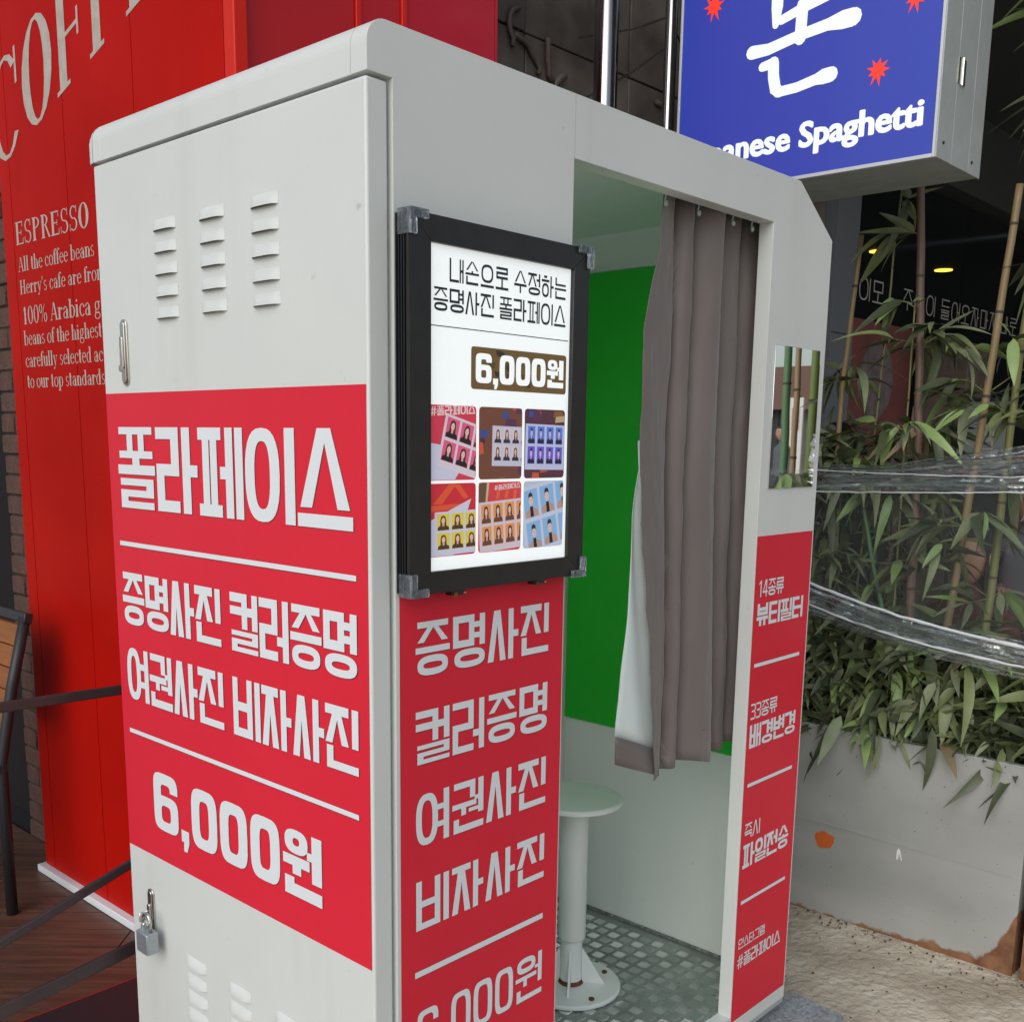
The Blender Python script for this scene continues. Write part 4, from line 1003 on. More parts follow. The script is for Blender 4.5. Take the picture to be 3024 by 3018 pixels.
# straps / barrier
def strap(pa, pb, w, lab, zt=0):
    o = one('barrier_strap', None, lambda b: (b.obox(((Vector(pa) + Vector(pb)) / 2), (Vector(pb) - Vector(pa)) / 2, (0, .005, 0), (0, 0, w), strapm)), bevel=.003)
    tag(o, lab, 'strap', 'dark brown barrier straps left of the booth'); return o
strap((-.60, .9, .983), (.35, .9, .962), .0105, 'uppermost dark brown barrier strap crossing the red panels')
strap((-.60, .86, .400), (.35, .86, .690), .0105, 'middle barrier strap slanting steeply down to the left')
strap((-.60, .82, .350), (.35, .82, .470), .0150, 'lowest and widest dark barrier strap above the deck')
bp_ = thing('barrier_post', 'dark metal post holding the straps just beyond the left edge', 'post', (-.62, .86, .1))
one('post_tube', bp_, lambda b: b.tube([(-.62, .86, .10), (-.62, .86, 1.05)], .025, black_metal, 12), smooth=True)
one('post_base', bp_, lambda b: b.lathe((-.62, .86, .1), [(0, .001), (.14, .001), (.14, .012), (.03, .03), (0, .03)], black_metal, 24))
mat('dark_red_edge', (.30, .02, .012), .6)
mat_ = one('door_mat', None, lambda b: (b.box(-.25, .42, .93, 1.25, .1005, .112, black_metal), b.box(-.256, -.2505, .93, 1.256, .1005, .113, MATS['dark_red_edge']), b.box(-.2505, .42, 1.2505, 1.256, .1005, .113, MATS['dark_red_edge'])))
tag(mat_, 'black mat with a thin red border on the deck behind the booth', 'mat')
mat_.rotation_euler = (0, 0, 0)

# ================================================================ BLUE SIGN
SGX = 1.75
sg = thing('blue_sign', 'hanging blue light box sign with white Korean letter and Spaghetti text', 'sign', (SGX, .3, 2.2))
SY0, SY1, SZ0, SZ1 = -.057, .706, 2.195, 3.45
one('housing', sg, lambda b: b.box(SGX + .012, SGX + .148, SY0 + .003, SY1 - .002, SZ0 + .003, SZ1, galv))
one('side_frame', sg, lambda b: (b.box(SGX + .003, SGX + .098, SY0 - .002, SY0 + .0028, SZ0 + .001, SZ1, galv)), bevel=.001)
one('side_frame', sg, lambda b: (b.box(SGX + .100, SGX + .215, SY0 - .002, SY0 + .0028, SZ0 + .001, SZ1, galv), b.box(SGX + .1485, SGX + .298, SY0 + .003, SY1 - .002, SZ0 + .003, SZ1, galv)), bevel=.001)
one('side_frame', sg, lambda b: (b.box(SGX + .217, SGX + .300, SY0 - .002, SY0 + .0028, SZ0 + .001, SZ1, galv)), bevel=.001)
one('face_panel', sg, lambda b: b.box(SGX + .001, SGX + .0115, SY0 + .008, SY1 - .008, SZ0 + .010, SZ1, blue_sign))
alum = mat('sign_alu_edge', (.62, .66, .68), .35, metal=.3)
one('edge_trim', sg, lambda b: (b.box(SGX - .002, SGX + .011, SY0, SY0 + .0075, SZ0, SZ1, alum), b.box(SGX - .002, SGX + .011, SY1 - .0075, SY1, SZ0, SZ1, alum), b.box(SGX - .002, SGX + .011, SY0 + .0076, SY1 - .0076, SZ0, SZ0 + .0095, alum)), bevel=.001)
one('hinge', sg, lambda b: (b.box(1.846, 1.867, SY0 - .0045, SY0 - .0022, 2.386, 2.446, chrome), b.box(1.871, 1.892, SY0 - .0045, SY0 - .0022, 2.386, 2.446, chrome), b.tube([(1.869, SY0 - .006, 2.384), (1.869, SY0 - .006, 2.448)], .0035, chrome, 8)))
for (x, z) in ((1.79, 2.235), (1.985, 2.225), (1.79, 2.7), (1.985, 2.7)):
    one('rivet', sg, lambda b: b.tube([(x, SY0 - .002, z), (x, SY0 - .005, z)], .004, black_metal, 8))
GP = Plane((SGX + .0008, 0, 0), (0, -1, 0), (0, 0, 1), (-1, 0, 0))
def sign_print():
    b = flatmb()
    def P(pts, m_, d=.0006):   # pts in (y,z)
        b.face([GP.at(-y, z, d) for y, z in pts], m_)
    def stroke(pts, ws, d, m_=sign_white, n=10):   # brush stroke with rounded ends
        L, Rr = [], []
        for i, (p, w) in enumerate(zip(pts, ws)):
            a = pts[max(i - 1, 0)]; c = pts[min(i + 1, len(pts) - 1)]; dx, dy = c[0] - a[0], c[1] - a[1]; l = math.hypot(dx, dy); nx, ny = -dy / l, dx / l
            L.append((p[0] + nx * w, p[1] + ny * w)); Rr.append((p[0] - nx * w, p[1] - ny * w))
        for i in range(len(pts) - 1): P([L[i], L[i + 1], Rr[i + 1], Rr[i]], m_, d + (i % 2) * 4e-5)
        for e, w in ((0, ws[0]), (-1, ws[-1])): P([(pts[e][0] + w * math.cos(2 * math.pi * k / n), pts[e][1] + w * math.sin(2 * math.pi * k / n)) for k in range(n)], m_, d + 9e-5)
    # ㄷ / upper consonant, with the vertical at left
    stroke([(.402, 2.598), (.400, 2.64), (.402, 2.80), (.402, 2.86)], [.010, .017, .018, .018], .0006)
    stroke([(.385, 2.606), (.33, 2.620), (.24, 2.638), (.20, 2.648)], [.012, .013, .014, .020], .0008)
    stroke([(.43, 2.86), (.33, 2.885), (.20, 2.915)], [.014, .014, .018], .0010)
    stroke([(.325, 2.630), (.327, 2.548)], [.0165, .0165], .0012)
    stroke([(.470, 2.543), (.42, 2.541), (.33, 2.556), (.25, 2.564), (.21, 2.566), (.180, 2.566)], [.0175, .0150, .0140, .0150, .0225, .0225], .0014)
    stroke([(.435, 2.500), (.405, 2.503)], [.012, .014], .0016)
    stroke([(.402, 2.503), (.400, 2.470), (.392, 2.436), (.380, 2.427)], [.0165, .0165, .0165, .0145], .0018)
    stroke([(.385, 2.427), (.33, 2.428), (.275, 2.437), (.255, 2.440), (.232, 2.441)], [.0130, .0130, .0140, .0190, .0190], .0020)
    # neighbours above
    stroke([(.45, 3.00), (.20, 3.02)], [.015, .018], .0006); stroke([(.32, 3.02), (.32, 3.25)], [.017, .017], .0009); stroke([(.22, 3.10), (.22, 3.33)], [.017, .017], .0006)
    b.build('korean_letter', sg)
    for (y, z, s, r) in ((.105, 2.425, .034, 10), (.598, 2.690, .036, -5), (.020, 2.575, .034, 8), (.56, 3.05, .03, 0)):
        b = flatmb(); pts = []
        tips = [(-90 + r, .35), (-52, .95), (-12, 1.0), (25, .95), (62, .9), (98, 1.0), (135, .9), (170, .95), (205, 1.0), (242, .95)]
        tips = [(90 + r, .85), (48 + r, .95), (8 + r, .95), (-32 + r, .8), (-72 + r, 1.15), (-108 + r, 1.2), (-148 + r, .8), (-188 + r, .95), (-228 + r, .95)][::-1]
        for a, l in tips:
            pts.append((y + s * l * math.cos(R_(a)), z + s * l * math.sin(R_(a)))); pts.append((y + s * .46 * math.cos(R_(a + 20)), z + s * .46 * math.sin(R_(a + 20))))
        for i in range(0, len(pts), 2):
            b.face([GP.at(-p[0], p[1], .0006) for p in ((y, z), pts[i - 1], pts[i], pts[i + 1])], sign_red)
        b.build('maple_leaf', sg)
sign_print()
def text_obj(txt, parent, name, m_, origin, udir, vdir, width, height, offset=.0, bold=(), nsign=1):
    cu = bpy.data.curves.new(name, 'FONT'); cu.body = txt; cu.size = 1; cu.offset = offset; cu.resolution_u = 3
    to = bpy.data.objects.new(name, cu); COL.objects.link(to); bpy.context.view_layer.update()
    dg = bpy.context.evaluated_depsgraph_get(); me = bpy.data.meshes.new_from_object(to.evaluated_get(dg)); bpy.data.objects.remove(to)
    xs_ = [v.co.x for v in me.vertices]; x0, x1 = min(xs_), max(xs_)
    u, v = Vector(udir), Vector(vdir); o_ = Vector(origin)
    for vt in me.vertices:
        a = (vt.co.x - x0) / (x1 - x0) * width; c = vt.co.y * height; vt.co = o_ + u * a + v * c
    bm = bmesh.new(); bm.from_mesh(me); g = bm.verts[:] + bm.edges[:] + bm.faces[:]
    nrm = u.cross(v).normalized()
    for k, (du, dv) in enumerate(bold):
        r = bmesh.ops.duplicate(bm, geom=g); bmesh.ops.translate(bm, verts=[q for q in r['geom'] if isinstance(q, bmesh.types.BMVert)], vec=u * du + v * dv + nrm * (-.00006 * (k + 1)) * nsign)
    bm.to_mesh(me); bm.free()
    me.materials.clear(); me.materials.append(m_)
    o = bpy.data.objects.new(name, me); COL.objects.link(o); o.parent = parent; o.matrix_parent_inverse = parent.matrix_world.inverted()
    return o
text_obj('Japanese Spaghetti', sg, 'lettering', sign_white, (SGX + .0002, .664, 2.276), (0, -1, 0), (0, 0, 1), .682, .088, offset=.012, bold=((.0022, 0), (-.0022, 0), (.0012, .0014), (-.0012, .0014), (.0012, -.0014), (-.0012, -.0014), (.0032, 0)))

# poles
for (x, y, r, lab) in ((1.75, .975, .037, 'thick polished steel pole rising behind the booth roof'), (1.90, .845, .019, 'thin polished steel pole beside the left edge of the blue sign')):
    o = one('steel_pole', None, lambda b: b.tube([(x, y, -.01), (x, y, 2.2), (x, y, 3.9)], r, pole_ss, 32), smooth=True); tag(o, lab, 'pole')
arm = one('sign_bracket', None, lambda b: (b.box(1.76, 2.04, .72, .81, 3.1, 3.16, steel)),); tag(arm, 'steel bracket fixing the blue sign to its thin pole', 'bracket')
def wires(b):
    b.tube([(1.93, .86, 2.75), (1.95, .80, 2.62), (1.94, .77, 2.50), (1.95, .75, 2.3)], .003, black_metal, 6)
    b.tube([(1.93, .86, 2.70), (1.97, 1.05, 2.66), (1.95, 1.29, 2.60)], .004, steel, 6)
    b.tube([(1.93, .86, 2.78), (1.99, 1.05, 2.80), (2.0, 1.29, 2.83)], .004, steel, 6)
tag(one('cable', None, wires), 'thin cables running from the thin steel pole to the stone wall', 'cable')

# ================================================================ RESTAURANT
rs = thing('restaurant_front', 'dark restaurant front with stone cladding, grey post and lettered window', 'building', (3, 1.3, 0))
one('wall_core', rs, lambda b: b.box(1.23, 4.0, 1.335, 1.6, -.02, 4.4, mortar))
xx = [1.235, 1.745, 2.30, 2.86, 3.42, 3.86]; zz = [-.01, .85, 1.55, 2.10, 2.78, 3.5, 4.3]
for i in range(5):
    for j in range(6):
        one('stone_panel', rs, lambda b: b.box(xx[i] + .003, xx[i + 1] - .003, 1.30 + random.uniform(0, .004), 1.334, zz[j] + .003, zz[j + 1] - .003, stone_dark), bevel=.003, seg=1)
# arcs of a glass reflection, built as raised curved bands on the stone
def relief(b):
    for (cx, cz, r0, r1, a0, a1) in ((2.25, 1.3, 1.30, 1.325, 40, 140), (2.4, 1.2, 1.0, 1.02, 30, 130), (2.9, 1.9, .75, .78, 20, 150)):
        n = 24; rows = []
        for k in range(n + 1):
            a = R_(a0 + (a1 - a0) * k / n); c, s = math.cos(a), math.sin(a); rows.append([(cx + r0 * c, 1.2995, cz + r0 * s), (cx + (r0 + r1) / 2 * c, 1.290, cz + (r0 + r1) / 2 * s), (cx + r1 * c, 1.2995, cz + r1 * s)])
        b.grid(rows, stone_dark)
    for _ in range(26):
        x = random.uniform(1.6, 3.2); z = random.uniform(2.2, 2.75); n = 7; a = random.uniform(0, 6); pts = []
        for k in range(n): pts.append((x, 1.292, z)); x += .035 * math.cos(a); z += .022 * math.sin(a); a += random.uniform(-.8, .9)
        b.tube(pts, random.uniform(.006, .013), stone_brown if _ % 2 else stone_dark, 6)
one('reflection_arcs', rs, relief, smooth=True)
one('corner_post', rs, lambda b: (b.box(3.862, 4.094, 1.24, 1.334, -.01, 3.9, grey_post), b.box(3.861, 4.095, 1.238, 1.2395, 2.02, 2.025, black_metal)), bevel=.003)
for i in range(3):
    one('window_pane', rs, lambda b: b.box(4.10 + i * 1.5, 5.58 + i * 1.5, 1.300, 1.306, .45, 2.86, dark_glass))
one('window_sill_wall', rs, lambda b: b.box(4.10, 9.0, 1.30, 1.36, -.01, .445, dark_room))
one('fascia_beam', rs, lambda b: b.box(2.6, 9.0, 1.2, 1.6, 2.88, 3.4, terrace_ceiling))
one('added_shade_roof', rs, lambda b: b.box(2.75, 9.0, -2.2, 1.198, 3.30, 3.40, terrace_ceiling))  # slab added overhead to keep the terrace dark
one('interior_shell', rs, lambda b: (b.box(4.0, 13, 4.6, 4.7, 0, 3.2, dark_room), b.box(4.0, 4.05, 1.61, 4.6, 0, 3.2, dark_room), b.box(4.05, 13, 1.61, 4.6, 2.907, 3.05, dark_room), b.box(4.05, 13, 1.37, 4.6, 0, .03, dark_room), b.box(9.01, 9.1, -2.2, 1.37, 0, 3.29, dark_room), b.box(12.9, 13, 1.38, 4.59, .031, 2.906, dark_room)))
WT = Plane((0, 1.2985, 0), (1, 0, 0), (0, 0, 1), (0, -1, 0))
def win_text():
    txt = '여기 고이모의 주문이 들어오자마자 바로 만듭니다'; ws = [WID.get(c, 1.0) for c in txt]; g = .25; k = (7.30 - 3.72) / (sum(ws) + g * (len(txt) - 1)); x = 3.72
    for word in txt.split(' '):
        wd = (sum(WID.get(c, 1.0) for c in word) + g * (len(word) - 1)) * k; b = flatmb()
        hangul(b, WT, word, x, x + wd, 2.215, 2.325, .08, .07, window_text, gap=g, lay=.001); b.build('window_lettering', rs); x += wd + (2 * g + .2) * k
win_text()
one('door_edge_light', rs, lambda b: b.box(7.80, 7.84, 1.285, 1.296, 1.75, 2.05, warm_strip))
for (x, y) in ((6.89, 2.41), (8.03, 2.37)):
    o = one('ceiling_lamp', None, lambda b: (b.lathe((x, y, 2.900), [(0, .0), (.07, .0), (.07, .006), (0, .006)], lamp_m, 20)))
    tag(o, 'left yellow ceiling lamp glowing inside the restaurant' if x < 7 else 'right yellow ceiling lamp glowing inside the restaurant', 'lamp', 'yellow ceiling lamps in the restaurant')
pw = thing('wall_poster', 'dull red poster with pale round print behind the bamboo', 'poster', (4.6, 1.29, 1.7))
one('sheet', pw, lambda b: b.box(4.10, 4.95, 1.286, 1.292, 1.30, 2.12, poster_red))
one('print', pw, lambda b: (b.tube([(4.50, 1.2855, 1.83), (4.50, 1.284, 1.83)], .20, poster_pink, 28), b.box(4.62, 4.85, 1.2835, 1.2855, 1.36, 1.62, poster_pink)))
pl_ = thing('brown_pillar', 'brown stone pillar on the terrace behind the bamboo', 'pillar', (5.0, 1.15, 0))
one('shaft', pl_, lambda b: b.box(5.05, 5.45, 1.02, 1.27, 0, 2.05, stone_brown), bevel=.005)
vs = thing('vertical_notice', 'grey notice sheet with upright white Korean writing behind the bamboo', 'notice', (3.9, .5, 1.3))
# placed on the terrace screen
one('sheet', vs, lambda b: b.box(4.20, 4.215, .512, .730, 1.38, 1.70, sheet_grey))
VP_ = Plane((4.20, 0, 0), (0, -1, 0), (0, 0, 1), (-1, 0, 0))
def vt():
    b = flatmb()
    # characters turned on their side, reading upward
    VR = Plane((4.1995, 0, 0), (0, 0, 1), (0, 1, 0), (-1, 0, 0))
    hangul(b, VR, '이대포나', 1.42, 1.66, .565, .640, .10, .10, window_text, gap=.2, lay=.001)
    b.build('lettering', vs)
vt()
one('holder', vs, lambda b: b.box(4.216, 4.235, .50, .742, 0, 1.72, black_metal))
tb = thing('terrace_table', 'dark terrace table in front of the seated people', 'table', (4.3, .1, 0))
one('top', tb, lambda b: b.box(4.0, 4.9, -.3, .25, .72, .75, black_metal), bevel=.003)
for x in (4.06, 4.84):
    for y in (-.25, .20): one('leg', tb, lambda b: b.box(x - .02, x + .02, y - .02, y + .02, -.005, .719, black_metal))

# ---- people
def person(label, loc, yaw, seated, top, hair_long, group=None, scale=1.0):
    root = thing('person', label, 'person', loc); 
    if group: root['group'] = group
    hz = .46 if seated else .92
    P = []; E_ = []; Rd = []
    def add(p, r, par):
        P.append(p); Rd.append(r)
        if par is not None: E_.append((par, len(P) - 1))
        return len(P) - 1
    pel = add((0, 0, hz + .05), (.15, .11), None)
    w = add((0, .01, hz + .20), (.13, .095), pel); c1 = add((0, .015, hz + .38), (.155, .11), w); c2 = add((0, .01, hz + .50), (.13, .085), c1)
    nk = add((0, 0, hz + .575), (.052, .052), c2); hd0 = add((0, -.01, hz + .63), (.055, .06), nk)
    hands = []
    for s in (-1, 1):
        sh = add((s * .165, .01, hz + .485), (.055, .055), c2)
        if seated: el = add((s * .22, -.04, hz + .26), (.042, .042), sh); wr = add((s * .13, -.25, hz + .30), (.026, .022), el); hn = add((s * .10, -.31, hz + .305), (.034, .016), wr); hd_dir = Vector((-s * .3, -.95, 0))
        else: el = add((s * .21, .03, hz + .22), (.042, .042), sh); wr = add((s * .22, -.03, hz - .02), (.026, .024), el); hn = add((s * .225, -.05, hz - .09), (.016, .034), wr); hd_dir = Vector((0, -.15, -1))
        hands.append((hn, hd_dir.normalized(), s))
        hp = add((s * .09, 0, hz), (.085, .085), pel)
        if seated: kn = add((s * .12, -.44, hz + .02), (.058, .058), hp); an = add((s * .12, -.42, .09), (.038, .038), kn); ft = add((s * .13, -.55, .04), (.035, .028), an)
        else: kn = add((s * .10, -.02, .50), (.058, .058), hp); an = add((s * .10, .02, .09), (.038, .038), kn); ft = add((s * .11, -.12, .035), (.038, .028), an)
    me = bpy.data.meshes.new('body'); me.from_pydata(P, E_, [])
    o = bpy.data.objects.new('body', me); COL.objects.link(o); o.parent = root
    sk = o.modifiers.new('skin', 'SKIN'); o.modifiers.new('sub', 'SUBSURF').levels = 1; o.modifiers['sub'].render_levels = 2
    for i, r in enumerate(Rd): me.skin_vertices[0].data[i].radius = r
    me.skin_vertices[0].data[0].use_root = True
    me.materials.append(top); me.materials.append(skin)
    o.modifiers['skin'].use_smooth_shade = True
    for hn, d, s in hands:
        Pf, Ef, Rf = [tuple(P[hn])], [], [(.020, .012)]
        side = d.cross(Vector((0, 0, 1) if seated else (0, 1, 0))).normalized()
        upv = side.cross(d)
        for k in range(4):
            off = (k - 1.5) * .018; ln = (.068, .078, .074, .058)[k]; prev = 0
            for q, t in enumerate((.35, .65, 1.0)):
                Pf.append(tuple(Vector(P[hn]) + side * off * (1 + .1 * q) + d * (.035 + ln * t) - upv * .012 * q * q * .5)); Rf.append((.0085 - q * .001,) * 2); Ef.append((prev, len(Pf) - 1)); prev = len(Pf) - 1
        prev = 0
        for q in range(2): Pf.append(tuple(Vector(P[hn]) + side * s * (-.030 - .016 * q) + d * (.006 + .026 * q))); Rf.append((.010 - .001 * q,) * 2); Ef.append((prev, len(Pf) - 1)); prev = len(Pf) - 1
        m2 = bpy.data.meshes.new('hand'); m2.from_pydata(Pf, Ef, []); o2 = bpy.data.objects.new('hand', m2); COL.objects.link(o2); o2.parent = root
        o2.modifiers.new('skin', 'SKIN').use_smooth_shade = True; o2.modifiers.new('sub', 'SUBSURF').levels = 1
        for i, r in enumerate(Rf): m2.skin_vertices[0].data[i].radius = r
        m2.skin_vertices[0].data[0].use_root = True; m2.materials.append(skin)
    # head: shaped lathe-like grid with nose, chin, brow
    hc = Vector((0, -.015, hz + .735)); b = MB(); rows = []; NU, NV = 28, 20
    for j in range(NV + 1):
        ph = math.pi * j / NV; r = []
        for i in range(NU):
            th = 2 * math.pi * i / NU; x = math.sin(ph) * math.sin(th); y = -math.sin(ph) * math.cos(th); z = math.cos(ph)
            k = 1 - .22 * max(0, -z - .1) ; X = x * .074 * k; Y = y * .092 * (1 - .10 * max(0, -z)); Z = z * .118
            if y < -.3:
                Y -= .020 * math.exp(-((x / .16) ** 2 + ((z + .12) / .16) ** 2)); Y += .007 * (math.exp(-(((abs(x) - .36) / .16) ** 2 + ((z - .10) / .10) ** 2)))
                Y -= .006 * math.exp(-((x / .25) ** 2 + ((z + .52) / .07) ** 2)); Y -= .008 * math.exp(-((x / .28) ** 2 + ((z + .82) / .12) ** 2))
            r.append(hc + Vector((X, Y, Z)))
        rows.append(r)
    b.grid(rows, skin, close_u=True); ho = b.build('head', root, smooth=True)
    ho.parent = root; ho.matrix_parent_inverse = Matrix.Identity(4)
    b = MB()
    for s in (-1, 1): b.lathe((hc.x + s * .075, hc.y + .012, hc.z - .012), [(0, -.03), (.012, -.022), (.016, 0), (.014, .02), (0, .032)], skin, 10)
    e = b.build('ears', ho, smooth=True); e.matrix_parent_inverse = Matrix.Identity(4)
    b = MB()
    for s in (-1, 1): b.lathe((hc.x + s * .030, hc.y - .079, hc.z + .012), [(0, -.006), (.011, -.003), (.012, .002), (0, .006)], eyem, 10); b.obox((hc.x + s * .030, hc.y - .085, hc.z + .030), (.015, 0, 0), (0, .003, 0), (0, 0, .003), hairm)
    e = b.build('eyes', ho); e.matrix_parent_inverse = Matrix.Identity(4)
    b = MB(); b.obox((hc.x, hc.y - .088, hc.z - .060), (.020, 0, 0), (0, .004, 0), (0, 0, .005), lipm); e = b.build('mouth', ho, bevel=.003); e.matrix_parent_inverse = Matrix.Identity(4)
    b = MB(); rows = []
    for j in range(14):
        ph = R_(2 + j * (9.5 if hair_long else 7.5)); r = []
        for i in range(NU):
            th = 2 * math.pi * i / NU; front = math.cos(th); lim = R_(58) if front > .45 else (R_(80) if front > .1 else 10)
            p2 = min(ph, lim); drop = .17 * max(0, (ph - R_(95))) if hair_long and front < .1 else 0
            x = math.sin(p2) * math.sin(th); y = -math.sin(p2) * math.cos(th); z = math.cos(p2)
            rr = 1.09 + .02 * noise.noise(Vector((x * 4, y * 4, z * 4)))
            r.append(hc + Vector((x * .076 * rr + 0, y * .094 * rr + .004, z * .120 * rr + .003 - drop)))
        rows.append(r)
    b.grid(rows, hairm, close_u=True); h = b.build('hair', root, smooth=True); h.matrix_parent_inverse = Matrix.Identity(4)
    # trousers as clothing over hips and legs
    Pt = [P[0]] ; Et = []; Rt = [(.155, .118)]
    idx = 1
    for s in (-1, 1):
        if seated: pts = [((s * .09, 0, hz), .093), ((s * .12, -.44, hz + .02), .066), ((s * .12, -.425, .13), .052)]
        else: pts = [((s * .09, 0, hz), .093), ((s * .10, -.02, .50), .068), ((s * .10, .02, .12), .055)]
        prev = 0
        for p, r in pts: Pt.append(p); Rt.append((r, r)); Et.append((prev, len(Pt) - 1)); prev = len(Pt) - 1
    m3 = bpy.data.meshes.new('trousers'); m3.from_pydata(Pt, Et, []); o3 = bpy.data.objects.new('trousers', m3); COL.objects.link(o3); o3.parent = root
    o3.modifiers.new('skin', 'SKIN').use_smooth_shade = True; o3.modifiers.new('sub', 'SUBSURF').levels = 1
    for i, r in enumerate(Rt): m3.skin_vertices[0].data[i].radius = r
    m3.skin_vertices[0].data[0].use_root = True; m3.materials.append(trousers)
    root.rotation_euler = (0, 0, yaw); root.scale = (scale,) * 3
    return root
person('person in dark red top seated behind the bamboo at the right edge', (2.98, .19, .0), R_(-104), True, cloth_dark, True, scale=.93)
person('person in grey top seated lower behind the bamboo near the booth', (5.15, 1.0 - .35, .0), R_(-75), True, cloth_grey, False)
def chair2(loc, lab):
    t = thing('terrace_chair', lab, 'chair', loc); x, y, z = loc
    one('seat', t, lambda b: b.box(x - .2, x + .2, y - .2, y + .2, .395, .42, black_metal), bevel=.004)
    one('backrest', t, lambda b: b.box(x + .19, x + .21, y - .2, y + .2, .421, .85, black_metal), bevel=.004)
    for a in (-.18, .18):
        for c in (-.18, .18): one('leg', t, lambda b: b.box(x + a - .015, x + a + .015, y + c - .015, y + c + .015, -.005, .394, black_metal))
chair2((3.0, .21, 0), 'dark terrace chair under the person in dark red')
chair2((5.17, .65, 0), 'dark terrace chair under the person in grey')
person('person in grey walking in the street, seen in the booth mirror', (14.2, -7.1, 0), R_(-60), False, cloth_grey, False)

# ================================================================ STREET seen in mirror
sb = thing('street_building', 'low grey street building with brown roof, seen in the booth mirror', 'building', (17, -8, 0))
one('wall', sb, lambda b: b.box(17, 20, -14, -4, 0, 2.1, building_grey)); one('roof', sb, lambda b: b.prism([(-14.3, 2.101), (-3.7, 2.101), (-4.4, 2.85), (-13.6, 2.85)], 0, 16.7, 20.3, roof_brown))
for y in (-6.2, -9.2, -11.4): one('window', sb, lambda b: b.box(16.96, 17.0, y - .5, y + .5, .9, 2.1, dark_room))
bn = thing('white_banner', 'white upright banner with a red box, seen in the booth mirror', 'banner', (15.5, -7.6, 0))
one('sheet', bn, lambda b: b.box(15.5, 15.54, -7.70, -7.46, .9, 2.25, banner_white)); one('red_box', bn, lambda b: b.box(15.47, 15.499, -7.64, -7.53, 1.72, 2.08, banner_red)); one('stand', bn, lambda b: b.box(15.55, 15.60, -7.60, -7.56, 0, 2.28, black_metal))

# ================================================================ PLANTERS
def planter(y0, y1, label, xa=2.10, xb=2.52, zt=.612):
    t = thing('steel_planter', label, 'planter', (xa, (y0 + y1) / 2, 0), 'sheet steel planters')
    one('front_sheet', t, lambda b: b.box(xa, xa + .004, y0, y1, -.012, zt, planter_m))
    one('back_sheet', t, lambda b: b.box(xb - .004, xb, y0, y1, -.012, zt, planter_m))
    one('end_sheet', t, lambda b: b.box(xa + .0042, xb - .0042, y0, y0 + .004, -.012, zt, planter_m))
    one('end_sheet', t, lambda b: b.box(xa + .0042, xb - .0042, y1 - .004, y1, -.012, zt, planter_m))
    one('rim', t, lambda b: (b.box(xa - .002, xa + .022, y0 - .002, y1 + .002, zt + .0002, zt + .004, galv), b.box(xb - .022, xb + .002, y0 - .002, y1 + .002, zt + .0002, zt + .004, galv)), bevel=.001, seg=1)
    one('soil', t, lambda b: b.box(xa + .005, xb - .005, y0 + .005, y1 - .005, .4, zt - .05, soil))
    return t
p1 = planter(-.330, 1.15, 'weathered sheet steel planter with rusty corner, full of bamboo behind the booth')
p2 = planter(-2.1, -.352, 'second steel planter beyond the right edge, seen in the booth mirror')
def blob(y, z, ry, rz, seed, m_, name, lab):
    b = MB(); n = 20; pts = []
    for k in range(n):
        a = 2 * math.pi * k / n; r = 1 + .35 * noise.noise(Vector((math.cos(a) * 1.6, math.sin(a) * 1.6, seed))); pts.append((y + ry * r * math.cos(a), z + rz * r * math.sin(a)))
    b.prism(pts, 0, 2.0985, 2.0998, m_); o = b.build(name, p1); o['label'] = lab
blob(.268, .245, .034, .026, 3, orange_m, 'paint_splash', 'orange paint splash')
b = MB(); b.prism([(.031, .246), (.026, .246), (.024, .268), (.020, .256), (.016, .246), (.013, .246), (.021, .275), (.027, .282), (.031, .272)], 0, 2.0985, 2.0997, white_smear); b.build('white_mark', p1)
one('seam_line', p1, lambda b: b.obox((2.0985, .05, .295), (.0012, 0, 0), (0, .36, .004), (0, 0, .0035), planter_m))

# ================================================================ BAMBOO
def leaf_mesh(idx, L, w, droop, m_):
    b = MB(); n = 7; rows = []
    for k in range(n + 1):
        t = k / n; ww = w * (math.sin(math.pi * min(1, t ** .62)) ** .9) + .0004
        if k == n: ww = .0002
        x = L * t; z = -droop * L * t * t; yb = ww / 2
        tw_ = .25 * math.sin(t * 3 + idx)
        rows.append([(x, -yb, z + yb * (.30 + tw_)), (x, 0, z), (x, yb, z + yb * (.30 - tw_))])
    b.grid(rows, m_); b.flat = True
    me = bpy.data.meshes.new('leaf'); me.from_pydata(b.v, [], b.f); me.materials.append(m_); me.polygons.foreach_set('use_smooth', [True] * len(me.polygons))
    return me
LM = []
for mi_, m_ in enumerate(leaf_ms):
    for q in range(3): LM.append(leaf_mesh(q, [.160, .120, .175][q], [.033, .028, .028][q], [.10, .30, .55][q], m_))
def leafpick(dark=.3):
    r = random.random()
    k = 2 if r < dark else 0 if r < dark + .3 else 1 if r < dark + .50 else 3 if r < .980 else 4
    return LM[k * 3 + random.randrange(3)]
def leaf_matrix(p, az, pitch, roll, s):
    return Matrix.Translation(p) @ Matrix.Rotation(az, 4, 'Z') @ Matrix.Rotation(pitch, 4, 'Y') @ Matrix.Rotation(roll, 4, 'X') @ Matrix.Diagonal((s, s, s, 1))
nplant = 0
_b = MB(); _b.lathe((0, 0, 0), [(1.01, -.0045), (1.16, -.0015), (1.16, .0015), (1.0, .004)], node_m, 14)
_o = _b.build('node_ring', smooth=True); RING = _o.data; bpy.data.objects.remove(_o)
